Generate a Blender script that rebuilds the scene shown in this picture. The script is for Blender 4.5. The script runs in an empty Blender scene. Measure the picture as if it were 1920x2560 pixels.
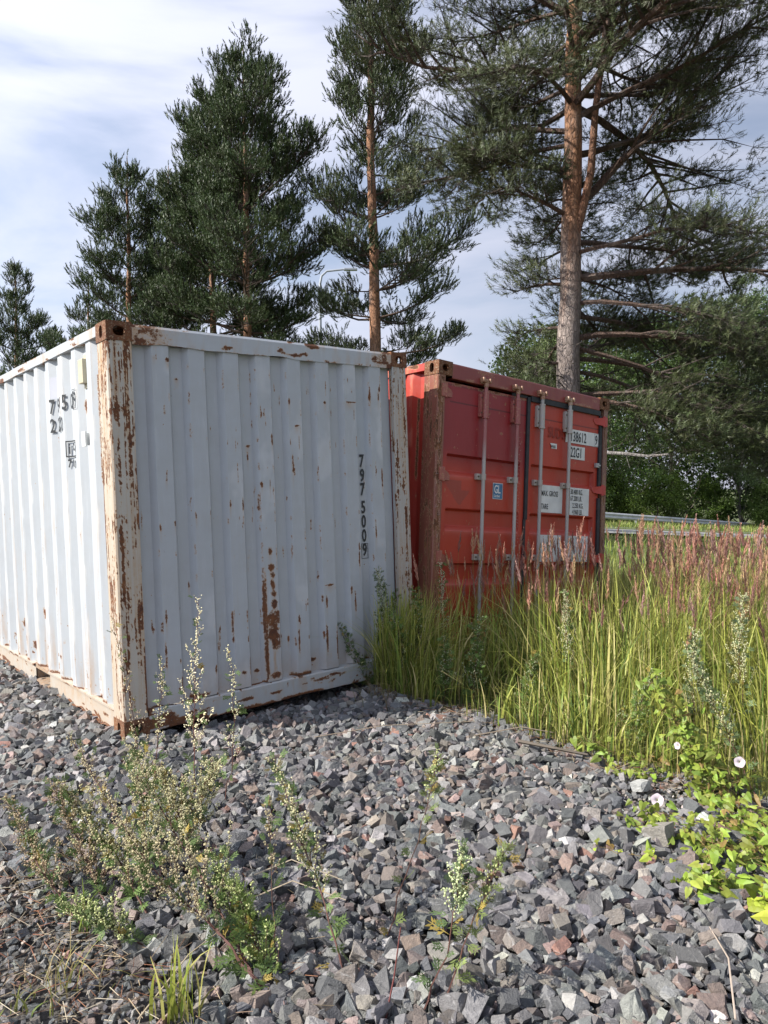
import bpy, bmesh, math, random
import numpy as np
from mathutils import Matrix, Vector
R = math.radians
sc = bpy.context.scene
# ------------------------------------------------------------------ camera, sky, sun, exposure
cd = bpy.data.cameras.new('camera'); cam = bpy.data.objects.new('camera', cd); sc.collection.objects.link(cam)
cd.sensor_fit = 'VERTICAL'; cd.sensor_height = 36; cd.lens = 36 * 1890 / 2560
cd.clip_start = .05; cd.clip_end = 3000
cam.location = (0, 0, 1.58); cam.rotation_euler = (R(90 - 1.95), 0, 0)
sc.camera = cam
SKYOFF = (0, 0, 1)
SUN_AZ, SUN_EL = R(-103), R(39)
w = bpy.data.worlds.new('World'); sc.world = w; w.use_nodes = True
nt = w.node_tree; N = nt.nodes; L = nt.links
bg = N['Background']; bg.inputs['Strength'].default_value = .080
sky = N.new('ShaderNodeTexSky'); sky.sky_type = 'NISHITA'; sky.sun_disc = False
sky.sun_elevation = SUN_EL; sky.sun_rotation = SUN_AZ; sky.air_density = 1.0; sky.dust_density = .6; sky.ozone_density = 1.6
tc = N.new('ShaderNodeTexCoord'); mp = N.new('ShaderNodeMapping')
mp.inputs['Location'].default_value = SKYOFF; mp.inputs['Rotation'].default_value = (R(10), R(25), R(20)); mp.inputs['Scale'].default_value = (1.0, 1.5, 3.4)
L.new(tc.outputs['Generated'], mp.inputs[0])
n1 = N.new('ShaderNodeTexNoise'); n1.inputs['Scale'].default_value = 1.5; n1.inputs['Detail'].default_value = 7; n1.inputs['Roughness'].default_value = .5
n1.inputs['Distortion'].default_value = .5
L.new(mp.outputs[0], n1.inputs[0])
cr = N.new('ShaderNodeMapRange'); cr.inputs[1].default_value = .40; cr.inputs[2].default_value = .62; cr.inputs[3].default_value = .30; cr.inputs[4].default_value = .96
cr.interpolation_type = 'SMOOTHSTEP'
L.new(n1.outputs[0], cr.inputs[0])
mx = N.new('ShaderNodeMix'); mx.data_type = 'RGBA'
L.new(cr.outputs[0], mx.inputs[0]); L.new(sky.outputs[0], mx.inputs[6]); mx.inputs[7].default_value = (5.6, 5.8, 6.9, 1)
SD = (math.sin(SUN_AZ) * math.cos(SUN_EL), math.cos(SUN_AZ) * math.cos(SUN_EL), math.sin(SUN_EL))
dp = N.new('ShaderNodeVectorMath'); dp.operation = 'DOT_PRODUCT'; L.new(tc.outputs['Generated'], dp.inputs[0]); dp.inputs[1].default_value = SD
gl = N.new('ShaderNodeMapRange'); gl.inputs[1].default_value = -.7; gl.inputs[2].default_value = 1; gl.inputs[3].default_value = .60; gl.inputs[4].default_value = 1.65; L.new(dp.outputs['Value'], gl.inputs[0])
vs = N.new('ShaderNodeVectorMath'); vs.operation = 'SCALE'; L.new(mx.outputs[2], vs.inputs[0]); L.new(gl.outputs[0], vs.inputs['Scale'])
L.new(vs.outputs[0], bg.inputs[0])   # thin cloud is brighter towards the sun
sd = bpy.data.lights.new('sun', 'SUN'); sd.energy = 5.0; sd.angle = R(.6); sd.color = (1, .955, .88)
so = bpy.data.objects.new('sun', sd); sc.collection.objects.link(so)
sdir = Vector((math.sin(SUN_AZ) * math.cos(SUN_EL), math.cos(SUN_AZ) * math.cos(SUN_EL), math.sin(SUN_EL)))
so.rotation_euler = sdir.to_track_quat('Z', 'Y').to_euler(); so.location = sdir * 30
sc.view_settings.view_transform = 'Standard'; sc.view_settings.look = 'None'
sc.view_settings.exposure = .82; sc.view_settings.gamma = 1
try:
    sc.cycles.max_bounces = 6; sc.cycles.transparent_max_bounces = 4; sc.cycles.use_denoising = True
except Exception: pass
rs = np.random.RandomState

# ------------------------------------------------------------------ helpers
def tag(o, label=None, cat=None, group=None, kind=None):
    if label: o['label'] = label
    if cat: o['category'] = cat
    if group: o['group'] = group
    if kind: o['kind'] = kind
    return o
def empty(name, mat=None, **k):
    o = bpy.data.objects.new(name, None); sc.collection.objects.link(o); o.empty_display_size = .2
    if mat is not None:
        if isinstance(mat, Matrix): o.matrix_world = mat
        else: o.location = mat
    return tag(o, **k)
def mesh(name, V, F, mat, parent=None, smooth=False, attrs=None, mi=None):
    """V (n,3); F: array (m,3|4) or a list of polygons. attrs: name -> per-vertex scalar or rgb."""
    me = bpy.data.meshes.new(name)
    V = np.asarray(V, dtype=np.float32).reshape(-1, 3)
    if isinstance(F, np.ndarray):
        k = F.shape[1]; m = len(F)
        me.vertices.add(len(V)); me.vertices.foreach_set('co', V.ravel())
        me.loops.add(m * k); me.loops.foreach_set('vertex_index', F.astype(np.int32).ravel())
        me.polygons.add(m); me.polygons.foreach_set('loop_start', np.arange(0, m * k, k, dtype=np.int32))
        me.polygons.foreach_set('loop_total', np.full(m, k, dtype=np.int32))
        me.update(calc_edges=True)
    else:
        me.from_pydata([tuple(v) for v in V.tolist()], [], [list(f) for f in F]); me.update()
    if attrs:
        for a, d in attrs.items():
            d = np.asarray(d, dtype=np.float32)
            if d.ndim == 1 and len(d) != 3 or (d.ndim == 1 and a != 'col'):
                at = me.attributes.new(a, 'FLOAT', 'POINT'); at.data.foreach_set('value', np.broadcast_to(d, (len(V),)).astype(np.float32).copy())
            else:
                c = np.ones((len(V), 4), np.float32); c[:, :3] = d
                at = me.attributes.new(a, 'FLOAT_COLOR', 'POINT'); at.data.foreach_set('color', c.ravel())
    for mm in (mat if isinstance(mat, list) else [mat]): me.materials.append(mm)
    me.polygons.foreach_set('use_smooth', np.full(len(me.polygons), bool(smooth)))
    o = bpy.data.objects.new(name, me); sc.collection.objects.link(o)
    if parent is not None: o.parent = parent
    return o
class MB:
    def __init__(s): s.v = []; s.f = []; s.c = []
    def add(s, V, F, col=None):
        b = len(s.v); s.v += [tuple(map(float, v)) for v in V]; s.f += [[int(i) + b for i in f] for f in F]
        s.c += [col or (.5, .5, .5)] * len(V); return s
    def box(s, x0, x1, y0, y1, z0, z1, ch=0, col=None):
        if ch <= 0:
            V = [(x, y, z) for z in (z0, z1) for y in (y0, y1) for x in (x0, x1)]
            return s.add(V, [(0, 2, 3, 1), (4, 5, 7, 6), (0, 1, 5, 4), (2, 6, 7, 3), (0, 4, 6, 2), (1, 3, 7, 5)], col)
        bm = bmesh.new(); bmesh.ops.create_cube(bm, size=1)
        for v in bm.verts: v.co = ((x0 + x1) / 2 + v.co.x * (x1 - x0), (y0 + y1) / 2 + v.co.y * (y1 - y0), (z0 + z1) / 2 + v.co.z * (z1 - z0))
        bmesh.ops.bevel(bm, geom=bm.edges[:], offset=ch, segments=2, affect='EDGES', profile=.6)
        bm.verts.index_update()
        s.add([v.co[:] for v in bm.verts], [[v.index for v in f.verts] for f in bm.faces], col); bm.free(); return s
    def tube(s, pts, rad, n=8, caps=True, col=None):
        pts = [Vector(p) for p in pts]; rr = rad if hasattr(rad, '__len__') else [rad] * len(pts)
        V = []; F = []
        d0 = (pts[1] - pts[0]).normalized(); a = d0.orthogonal().normalized()
        for i, p in enumerate(pts):
            d = (pts[min(i + 1, len(pts) - 1)] - pts[max(i - 1, 0)]).normalized()
            a = (a - d * a.dot(d)).normalized(); b = d.cross(a)
            for k in range(n):
                t = 2 * math.pi * k / n; V.append(p + (a * math.cos(t) + b * math.sin(t)) * rr[i])
        for i in range(len(pts) - 1):
            for k in range(n):
                F.append((i * n + k, i * n + (k + 1) % n, (i + 1) * n + (k + 1) % n, (i + 1) * n + k))
        if caps: F += [tuple(range(n))[::-1], tuple(range((len(pts) - 1) * n, len(pts) * n))]
        return s.add(V, F, col)
    def build(s, name, mat, parent=None, smooth=False, attrs=None):
        a = dict(attrs or {})
        if 'col' not in a: a['col'] = np.array(s.c)
        o = mesh(name, np.array(s.v), s.f, mat, parent, False, a)
        if smooth:
            o.data.polygons.foreach_set('use_smooth', np.ones(len(o.data.polygons), bool))
            try: o.data.set_sharp_from_angle(angle=R(40))
            except Exception: pass
        return o
_lat = rs(5).rand(256, 256)
def vnoise(u, v, seed=0):
    u = np.asarray(u, float) + seed * 17.3; v = np.asarray(v, float) + seed * 9.7
    i = np.floor(u).astype(int); j = np.floor(v).astype(int); a = u - i; b = v - j
    a = a * a * (3 - 2 * a); b = b * b * (3 - 2 * b)
    g = lambda x, y: _lat[x % 256, y % 256]
    return (g(i, j) * (1 - a) + g(i + 1, j) * a) * (1 - b) + (g(i, j + 1) * (1 - a) + g(i + 1, j + 1) * a) * b
def fbm(u, v, seed=0, o=4):
    s = 0; a = .5; t = 0
    for k in range(o):
        s = s + a * vnoise(np.asarray(u) * 2 ** k, np.asarray(v) * 2 ** k, seed + k); t += a; a *= .5
    return s / t
def sstep(x, a, b):
    t = np.clip((x - a) / (b - a), 0, 1); return t * t * (3 - 2 * t)
def sweep(prof, axis, a0, a1, step, res, dfun=None):
    """Extrude a 2D profile along an axis ('z','x','y') on a fine grid. Returns V, F, u (arc), w (along)."""
    P = [np.array(prof[0], float)]
    for p, q in zip(prof[:-1], prof[1:]):
        p = np.array(p, float); q = np.array(q, float); n = max(1, int(math.ceil(np.linalg.norm(q - p) / res)))
        for k in range(1, n + 1): P.append(p + (q - p) * k / n)
    P = np.array(P); m = max(1, int(round(abs(a1 - a0) / step))); A = np.linspace(a0, a1, m + 1)
    arc = np.r_[0, np.cumsum(np.linalg.norm(np.diff(P, axis=0), axis=1))]
    n = len(P); pp = np.tile(P, (m + 1, 1)); aa = np.repeat(A, n); u = np.tile(arc, m + 1)
    if axis == 'z': V = np.c_[pp[:, 0], pp[:, 1], aa]
    elif axis == 'x': V = np.c_[aa, pp[:, 0], pp[:, 1]]
    else: V = np.c_[pp[:, 0], aa, pp[:, 1]]
    i = np.arange(m)[:, None] * n + np.arange(n - 1)[None]; i = i.ravel()
    F = np.c_[i, i + 1, i + n + 1, i + n]
    return V, F, u, aa
def blobs(x, z, L_, seed=0, wob=.35):
    """rust value from ellipse blobs with wobbly rims"""
    r = np.zeros(len(x)); wn = (fbm(x * 40, z * 40, seed) - .5) * 2 * wob
    for (cx, cz, a, b) in L_:
        m = (np.abs(x - cx) < a * 2.2) & (np.abs(z - cz) < b * 2.2)
        d = np.sqrt(((x[m] - cx) / a) ** 2 + ((z[m] - cz) / b) ** 2) + wn[m] * 1.6
        r[m] = np.maximum(r[m], np.clip(1.32 - d, 0, .85))
    return r

# ------------------------------------------------------------------ materials
def newmat(name):
    m = bpy.data.materials.new(name); m.use_nodes = True; t = m.node_tree
    return m, t.nodes, t.links, t.nodes['Principled BSDF']
def attr(N, name, out='Fac'):
    a = N.new('ShaderNodeAttribute'); a.attribute_name = name; return a.outputs[out]
def noise(N, L, scale, detail=4, rough=.55, vec=None, dist=0):
    n = N.new('ShaderNodeTexNoise'); n.inputs['Scale'].default_value = scale; n.inputs['Detail'].default_value = detail
    n.inputs['Roughness'].default_value = rough; n.inputs['Distortion'].default_value = dist
    if vec is not None: L.new(vec, n.inputs['Vector'])
    return n.outputs['Fac']
def mapping(N, L, scale, src='Object'):
    t = N.new('ShaderNodeTexCoord'); m = N.new('ShaderNodeMapping'); m.inputs['Scale'].default_value = scale
    L.new(t.outputs[src], m.inputs[0]); return m.outputs[0]
def mrange(N, L, v, a, b, c=0, d=1):
    m = N.new('ShaderNodeMapRange'); L.new(v, m.inputs[0])
    for k, x in zip((1, 2, 3, 4), (a, b, c, d)): m.inputs[k].default_value = x
    return m.outputs[0]
def math_(N, L, op, a, b):
    m = N.new('ShaderNodeMath'); m.operation = op
    for k, x in ((0, a), (1, b)):
        if isinstance(x, (int, float)): m.inputs[k].default_value = x
        else: L.new(x, m.inputs[k])
    return m.outputs[0]
def mixc(N, L, f, a, b, mode='MIX'):
    m = N.new('ShaderNodeMix'); m.data_type = 'RGBA'; m.blend_type = mode
    for k, x in ((0, f), (6, a), (7, b)):
        if isinstance(x, (int, float)): m.inputs[k].default_value = x
        elif isinstance(x, tuple): m.inputs[k].default_value = tuple(x) + (1,) * (4 - len(x))
        else: L.new(x, m.inputs[k])
    return m.outputs[2]
def bump(N, L, h, strength, dist, bs):
    b = N.new('ShaderNodeBump'); b.inputs['Strength'].default_value = strength; b.inputs['Distance'].default_value = dist
    L.new(h, b.inputs['Height']); L.new(b.outputs[0], bs.inputs['Normal'])
def painted(name, grime=.5, rough=.42, chip=.35):
    """old paint on steel: colour, rust and stain read from what is painted on the mesh, finer breakup from noise"""
    m, N, L, B = newmat(name)
    col = attr(N, 'col', 'Color'); rust = math_(N, L, 'MULTIPLY', attr(N, 'rust'), 1.0); stain = attr(N, 'stain')
    ob = mapping(N, L, (1, 1, 1)); st = mapping(N, L, (9, 9, .9))
    n1 = noise(N, L, 60, 6, .65, ob); n2 = noise(N, L, 9, 5, .6, ob); n3 = noise(N, L, 4, 5, .6, st); n4 = noise(N, L, 240, 3, .6, ob)
    c = mixc(N, L, mrange(N, L, n2, .3, .75, 0, .16 * grime * 2), col, (.30, .28, .25))
    c = mixc(N, L, mrange(N, L, n3, .55, .8, 0, .38 * grime), c, (.36, .34, .29))
    c = mixc(N, L, mrange(N, L, n3, .2, .42, .2 * grime, 0), c, (.75, .78, .8), 'SCREEN')
    sv = math_(N, L, 'MULTIPLY', stain, mrange(N, L, n1, .3, .7, .55, 1.1))
    c = mixc(N, L, math_(N, L, 'MINIMUM', sv, .9), c, (.40, .235, .105))
    # fine chips
    v = N.new('ShaderNodeTexNoise'); v.inputs['Scale'].default_value = 34; v.inputs['Detail'].default_value = 2
    L.new(mapping(N, L, (1.6, 1.6, .55)), v.inputs['Vector'])
    ch = mrange(N, L, v.outputs['Fac'], .79 - .03 * chip, .82 - .03 * chip, 0, chip)
    gate = mrange(N, L, rust, 0, .22)
    rr = math_(N, L, 'ADD', rust, math_(N, L, 'MULTIPLY', gate, math_(N, L, 'MULTIPLY', math_(N, L, 'SUBTRACT', n1, .5), 1.5)))
    rr = math_(N, L, 'ADD', rr, math_(N, L, 'MULTIPLY', gate, math_(N, L, 'MULTIPLY', math_(N, L, 'SUBTRACT', n4, .5), .55)))
    rm = mrange(N, L, rr, .42, .60); rm = math_(N, L, 'MAXIMUM', rm, ch)
    halo = mrange(N, L, rr, .20, .5, 0, .6)
    c = mixc(N, L, halo, c, (.50, .33, .18))
    rc = mixc(N, L, mrange(N, L, n1, .32, .68), (.040, .018, .012), (.165, .060, .024))
    rc = mixc(N, L, mrange(N, L, n2, .45, .72, 0, .55), rc, (.27, .115, .042))
    c = mixc(N, L, rm, c, rc)
    L.new(c, B.inputs['Base Color'])
    rg = N.new('ShaderNodeMix'); rg.data_type = 'FLOAT'; L.new(rm, rg.inputs[0]); rg.inputs[2].default_value = rough; rg.inputs[3].default_value = .9
    L.new(math_(N, L, 'ADD', rg.outputs[0], mrange(N, L, n2, .3, .7, -.06, .1)), B.inputs['Roughness'])
    h = math_(N, L, 'ADD', math_(N, L, 'MULTIPLY', rm, math_(N, L, 'SUBTRACT', n4, .8)), math_(N, L, 'MULTIPLY', n2, .35))
    bump(N, L, h, .55, .0035, B)
    return m
M_W = painted('white_paint', .6, .45, .3)
M_R = painted('red_paint', .10, .4, .1)
M_CAST = painted('cast_steel', .8, .7, 0)
def plain(name, c, rough=.6, var=.15, metal=0, scale=20, bmp=0, spec=None):
    m, N, L, B = newmat(name); n = noise(N, L, scale, 5, .6, mapping(N, L, (1, 1, 1)))
    d = tuple(x * (1 - var * 2) for x in c); e = tuple(min(1, x * (1 + var * 2)) for x in c)
    L.new(mixc(N, L, mrange(N, L, n, .3, .7), d, e), B.inputs['Base Color'])
    B.inputs['Roughness'].default_value = rough; B.inputs['Metallic'].default_value = metal
    if spec is not None: B.inputs['Specular IOR Level'].default_value = spec
    if bmp: bump(N, L, n, bmp, .01, B)
    return m
M_INK = plain('black_lettering', (.02, .022, .025), .5, .25)
M_RUB = plain('black_rubber', (.018, .02, .024), .6, .3, scale=14)
M_PLATE = plain('white_decal', (.62, .63, .61), .45, .06, scale=9)
M_BLUE = plain('blue_decal', (.05, .16, .29), .45, .12, scale=14)
M_GHOST = plain('faded_red_lettering', (.24, .028, .016), .6, .1)
M_CHALK = plain('chalk', (.55, .38, .33), .9, .1)
M_GALV = plain('galvanised_steel', (.40, .40, .39), .45, .16, .35, 26)
M_RAIL = plain('guardrail_steel', (.55, .56, .57), .5, .1, .3, 3)
M_BOX = plain('beige_plastic', (.46, .41, .29), .6, .06)
M_DARK = plain('dark_void', (.012, .012, .012), .9, .1)
M_LAMP = plain('lamp_steel', (.33, .35, .38), .5, .05, .2)
M_ASPH = plain('asphalt', (.20, .20, .20), .85, .1, 0, 3)
def leafmat(name, rough=.55, trans=.25, var=.25, spec=.3):
    m, N, L, B = newmat(name); c = attr(N, 'col', 'Color')
    n = noise(N, L, 3.0, 3, .6, mapping(N, L, (1, 1, 1)))
    c2 = mixc(N, L, mrange(N, L, n, .35, .7, 0, var), c, (.10, .10, .025))
    L.new(c2, B.inputs['Base Color']); B.inputs['Roughness'].default_value = rough; B.inputs['Specular IOR Level'].default_value = spec
    if trans:
        T = N.new('ShaderNodeBsdfTranslucent'); L.new(c2, T.inputs[0]); X = N.new('ShaderNodeMixShader'); X.inputs[0].default_value = trans
        out = N['Material Output']; L.new(B.outputs[0], X.inputs[1]); L.new(T.outputs[0], X.inputs[2]); L.new(X.outputs[0], out.inputs[0])
    return m
M_NEED = leafmat('pine_needles', .5, .12, .2, .35)
M_LEAF = leafmat('leaves', .5, .28, .18, .35)
M_GRASS = leafmat('grass_blades', .5, .35, .2, .3)
M_SEED = leafmat('seed_heads', .8, .3, .1, .1)
M_WEED = leafmat('weed_foliage', .6, .3, .12, .2)
M_STEM = leafmat('stems', .7, 0, .2, .2)
def barkmat():
    m, N, L, B = newmat('pine_bark'); ob = mapping(N, L, (1, 1, .38))
    col = attr(N, 'col', 'Color')
    v = N.new('ShaderNodeTexVoronoi'); v.feature = 'DISTANCE_TO_EDGE'; v.inputs['Scale'].default_value = 17; L.new(ob, v.inputs['Vector'])
    n = noise(N, L, 22, 6, .7, ob); n2 = noise(N, L, 3, 4, .6, ob)
    crack = math_(N, L, 'MULTIPLY', mrange(N, L, v.outputs['Distance'], .0, .09), mrange(N, L, n, .35, .6, .3, 1))
    c = mixc(N, L, mrange(N, L, n, .3, .7), mixc(N, L, .45, col, (.05, .035, .028)), col)
    c = mixc(N, L, crack, mixc(N, L, .6, c, (.03, .02, .018)), c)
    c = mixc(N, L, mrange(N, L, n2, .5, .7, 0, .45), c, (.32, .27, .24))
    L.new(c, B.inputs['Base Color']); B.inputs['Roughness'].default_value = .9
    bump(N, L, math_(N, L, 'ADD', math_(N, L, 'MULTIPLY', crack, .7), math_(N, L, 'MULTIPLY', n, .5)), .9, .03, B)
    return m
M_BARK = barkmat()
def stonemat():
    m, N, L, B = newmat('crushed_rock'); c = attr(N, 'col', 'Color'); ob = mapping(N, L, (1, 1, 1))
    n = noise(N, L, 55, 7, .7, ob); n2 = noise(N, L, 190, 3, .7, ob); n3 = noise(N, L, 16, 5, .6, mapping(N, L, (1, .3, 2.2)), 1.5)
    c2 = mixc(N, L, mrange(N, L, n, .3, .72), mixc(N, L, .5, c, (.03, .033, .038)), c)
    c2 = mixc(N, L, mrange(N, L, n3, .60, .68, 0, .5), c2, (.42, .41, .40))
    c2 = mixc(N, L, mrange(N, L, n2, .62, .75, 0, .45), c2, (.45, .44, .42))
    L.new(c2, B.inputs['Base Color']); B.inputs['Roughness'].default_value = .82
    bump(N, L, math_(N, L, 'ADD', n, math_(N, L, 'MULTIPLY', n2, .5)), .9, .012, B)
    return m
M_STONE = stonemat()
def groundmat():
    m, N, L, B = newmat('ground'); g = attr(N, 'grass'); ob = mapping(N, L, (1, 1, 1))
    n = noise(N, L, 3, 8, .7, ob); n2 = noise(N, L, 60, 5, .7, ob); n3 = noise(N, L, .15, 4, .6, ob)
    c = mixc(N, L, mrange(N, L, n2, .35, .65), (.035, .033, .032), (.13, .12, .11))
    c = mixc(N, L, mrange(N, L, n, .4, .7, 0, .4), c, (.09, .065, .045))
    gr = mixc(N, L, mrange(N, L, n, .3, .7), (.035, .055, .014), (.10, .13, .035))
    gr = mixc(N, L, mrange(N, L, n3, .45, .6, 0, .5), gr, (.14, .13, .05))
    c = mixc(N, L, g, c, gr)
    L.new(c, B.inputs['Base Color']); B.inputs['Roughness'].default_value = .95
    bump(N, L, n2, .8, .02, B); return m
M_GROUND = groundmat()

# ------------------------------------------------------------------ ground
PW = Matrix(((.7673, -.6404, -.0334, -1.6024), (.6406, .7678, -.0031, 4.6247), (.0277, -.019, .9994, .0014), (0, 0, 0, 1)))
PR = Matrix(((.7699, -.6372, .0361, .3649), (.6349, .7704, .0583, 6.1625), (-.065, -.022, .9976, .0518), (0, 0, 0, 1)))
def hz(x, y):
    x = np.asarray(x, float); y = np.asarray(y, float)
    z = np.clip(.03 * (x + 1.6), -.25, .02) - .012
    z = z + .035 * sstep(y, 4.5, 6.5) * sstep(x, -.9, .3)
    lx = .7673 * (x + 1.6024) + .6406 * (y - 4.6247); ly = -.6404 * (x + 1.6024) + .7678 * (y - 4.6247)
    z = z - .085 * sstep(lx, .12, .40) * (1 - sstep(lx, 2.1, 2.5)) * sstep(ly, -.16, .04) * (1 - sstep(ly, .9, 1.4))
    s = sstep(y, 7.5, 30)
    z = z + s * (-.67 - .056 * np.clip(x - 12.6, -12, 40))
    near = 1 - sstep(np.hypot(x, y), 10, 25)
    z = z + near * ((fbm(x * .9, y * .9, 3, 3) - .5) * .07 + (vnoise(x * 3.3, y * 3.3, 9) - .5) * .022)
    far = sstep(np.hypot(x, y), 60, 300); z = z + far * (fbm(x * .01, y * .01, 7, 3) - .5) * 5
    return z
EDGE = [(-.45, 6.3), (-.2, 5.95), (.0, 5.62), (.34, 5.15), (.75, 4.85), (.92, 4.65), (1.1, 4.4), (1.26, 4.15), (1.5, 3.95), (1.72, 3.7), (2.1, 3.45), (2.6, 3.2), (3.6, 2.9), (9, 2)]
def gdist(x, y):
    """signed: >0 inside the grass field"""
    ex = np.array([e[0] for e in EDGE]); ey = np.array([e[1] for e in EDGE])
    yb = np.interp(x, ex, ey, left=40); return (y - yb) * .75
t = np.linspace(-1, 1, 241); gx = np.sinh(t * 5.2) / np.sinh(5.2) * 900
X, Y = np.meshgrid(gx, gx + 0); Y = Y + 4; V = np.c_[X.ravel(), Y.ravel(), hz(X.ravel(), Y.ravel()) - .02 * (np.hypot(X.ravel(), Y.ravel()) < 12)]
n = len(gx); i = (np.arange(n - 1)[:, None] * n + np.arange(n - 1)[None]).ravel()
gm = np.maximum(sstep(gdist(V[:, 0], V[:, 1]), -.05, .35) * (V[:, 0] > -.5), sstep(np.hypot(V[:, 0], V[:, 1] - 3), 13, 19))
mesh('ground', V, np.c_[i, i + 1, i + n + 1, i + n], M_GROUND, smooth=True, attrs={'grass': gm})['kind'] = 'structure'

# ------------------------------------------------------------------ crushed rock
def rock_protos(seed, k=26, n=11):
    r = rs(seed); out = []
    for _ in range(k):
        p = []
        for sx in (-1, 1):
            for sy in (-1, 1):
                for sz in (-1, 1):
                    c = np.array([sx, sy, sz], float) * (1 - r.uniform(0, .42, 3))
                    if r.rand() < .38:
                        for ax in range(3): q = c.copy(); q[ax] *= r.uniform(.35, .7); p.append(q)
                    else: p.append(c)
        p = np.array(p); p[:, 0] += p[:, 1] * r.uniform(-.35, .35); p[:, 1] += p[:, 2] * r.uniform(-.35, .35)
        p *= np.array([1, r.uniform(.55, .95), r.uniform(.36, .8)]) * .5
        bm = bmesh.new()
        for q in p: bm.verts.new(q)
        bmesh.ops.convex_hull(bm, input=bm.verts[:])
        for v in [v for v in bm.verts if not v.link_faces]: bm.verts.remove(v)
        bmesh.ops.dissolve_limit(bm, angle_limit=R(14), verts=bm.verts[:], edges=bm.edges[:])
        bmesh.ops.triangulate(bm, faces=bm.faces[:]); bm.verts.index_update()
        out.append((np.array([v.co[:] for v in bm.verts]), np.array([[v.index for v in f.verts] for f in bm.faces]))); bm.free()
    return out
def rotmats(r, n, tilt):
    a = r.uniform(0, 2 * np.pi, n); b = r.normal(0, tilt, n); c = r.normal(0, tilt, n)
    ca, sa, cb, sb, cc, s_ = np.cos(a), np.sin(a), np.cos(b), np.sin(b), np.cos(c), np.sin(c)
    Z = np.zeros(n); O = np.ones(n)
    Rz = np.stack([ca, -sa, Z, sa, ca, Z, Z, Z, O], 1).reshape(-1, 3, 3)
    Rx = np.stack([O, Z, Z, Z, cb, -sb, Z, sb, cb], 1).reshape(-1, 3, 3)
    Ry = np.stack([cc, Z, s_, Z, O, Z, -s_, Z, cc], 1).reshape(-1, 3, 3)
    return Ry @ Rx @ Rz
def scatter(name, P, size, col, protos, r, mat, tilt=.45, parent=None, **k):
    Vs, Fs, Cs = [], [], []; b = 0; which = r.randint(0, len(protos), len(P)); M = rotmats(r, len(P), tilt)
    for q, (pv, pf) in enumerate(protos):
        m = which == q
        if not m.any(): continue
        V = np.einsum('nij,vj->nvi', M[m], pv) * size[m][:, None, None] + P[m][:, None]
        c = m.sum(); Vs.append(V.reshape(-1, 3)); Fs.append((pf[None] + (np.arange(c) * len(pv))[:, None, None]).reshape(-1, 3) + b)
        Cs.append(np.repeat(col[m], len(pv), axis=0)); b += c * len(pv)
    o = mesh(name, np.concatenate(Vs), np.concatenate(Fs), mat, parent, attrs={'col': np.concatenate(Cs)})
    return tag(o, **k)
def stone_cols(r, n, bright=1):
    base = np.array([[.130, .133, .136], [.082, .085, .090], [.20, .20, .198], [.15, .132, .120], [.20, .155, .138], [.24, .222, .20], [.22, .125, .10], [.30, .30, .285]])
    k = r.choice(len(base), n, p=[.31, .25, .15, .10, .10, .045, .02, .025])
    return np.clip(base[k] * r.lognormal(0, .26, (n, 1)) * r.uniform(.95, 1.05, (n, 3)) * [1.42, 1.37, 1.31], 0, 1) * bright
def grid_pts(r, sp, x0, x1, y0, y1):
    gx, gy = np.meshgrid(np.arange(x0, x1, sp), np.arange(y0, y1, sp)); p = np.c_[gx.ravel(), gy.ravel()]
    return p + r.uniform(-.5, .5, p.shape) * sp * 1.25
r = rs(11); protos = rock_protos(3)
def small_patch(x, y):   # where the rock gives way to fine grit and litter
    a = sstep(-(x + .32) - .9 * (y - 2.1), .0, .3) * (1 - sstep(y, 2.9, 3.3)) * (x < 0)
    b = np.exp(-(((x - 1.42) / .26) ** 2 + ((y - 3.72) / .17) ** 2)) + np.exp(-(((x - 1.75) / .5) ** 2 + ((y - 3.0) / .3) ** 2)) * .8
    return np.clip(np.maximum(a, b * 1.3) + (fbm(x * 4, y * 4, 21) - .5) * .5, 0, 1)
def keep(p, m=.12):
    x, y = p[:, 0], p[:, 1]; Wl = np.array(PW.inverted()); q = np.c_[x, y, np.zeros(len(x)), np.ones(len(x))] @ Wl.T
    inside = (q[:, 0] > .35) & (q[:, 0] < 2.2) & (q[:, 1] > .5)
    cone = (np.abs(x) < .64 * y + 1.0)
    return (gdist(x, y) < m) & ~inside & cone
p = grid_pts(r, .032, -7.5, 3.5, 1.3, 11.5); p = p[keep(p)]
sm = small_patch(p[:, 0], p[:, 1]); p = p[r.rand(len(p)) > sm * 1.1]; sm = None
n = len(p); size = np.clip(r.lognormal(math.log(.048), .36, n), .022, .10)
z = hz(p[:, 0], p[:, 1]) + size * .12 + r.uniform(-.012, .018, n)
def chip(pv, pf, r):
    e = {}; V = [v for v in pv]; F = []
    def mid(a_, b_):
        k = (min(a_, b_), max(a_, b_))
        if k not in e: e[k] = len(V); V.append((pv[a_] + pv[b_]) / 2 * (1 + r.normal(0, .035)) + r.normal(0, .012, 3))
        return e[k]
    for (a_, b_, c_) in pf: x_, y_, z_ = mid(a_, b_), mid(b_, c_), mid(c_, a_); F += [(a_, x_, z_), (x_, b_, y_), (z_, y_, c_), (x_, y_, z_)]
    return np.array(V), np.array(F)
fine = [chip(a_, b_, r) for a_, b_ in protos]
order = np.argsort(p[:, 1] > 4.6, kind='stable'); cols_ = stone_cols(r, n); nearm = p[:, 1] <= 4.6
g_ = scatter('gravel', np.c_[p, z][nearm], size[nearm], cols_[nearm], fine, r, M_STONE, .6, label='layer of sharp grey and pinkish crushed rock covering the ground', cat='gravel', kind='stuff')
scatter('gravel', np.c_[p, z][~nearm], size[~nearm], cols_[~nearm], protos, r, M_STONE, .6, label='crushed rock along the long side of the white container and beneath it', cat='gravel', kind='stuff')
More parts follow.
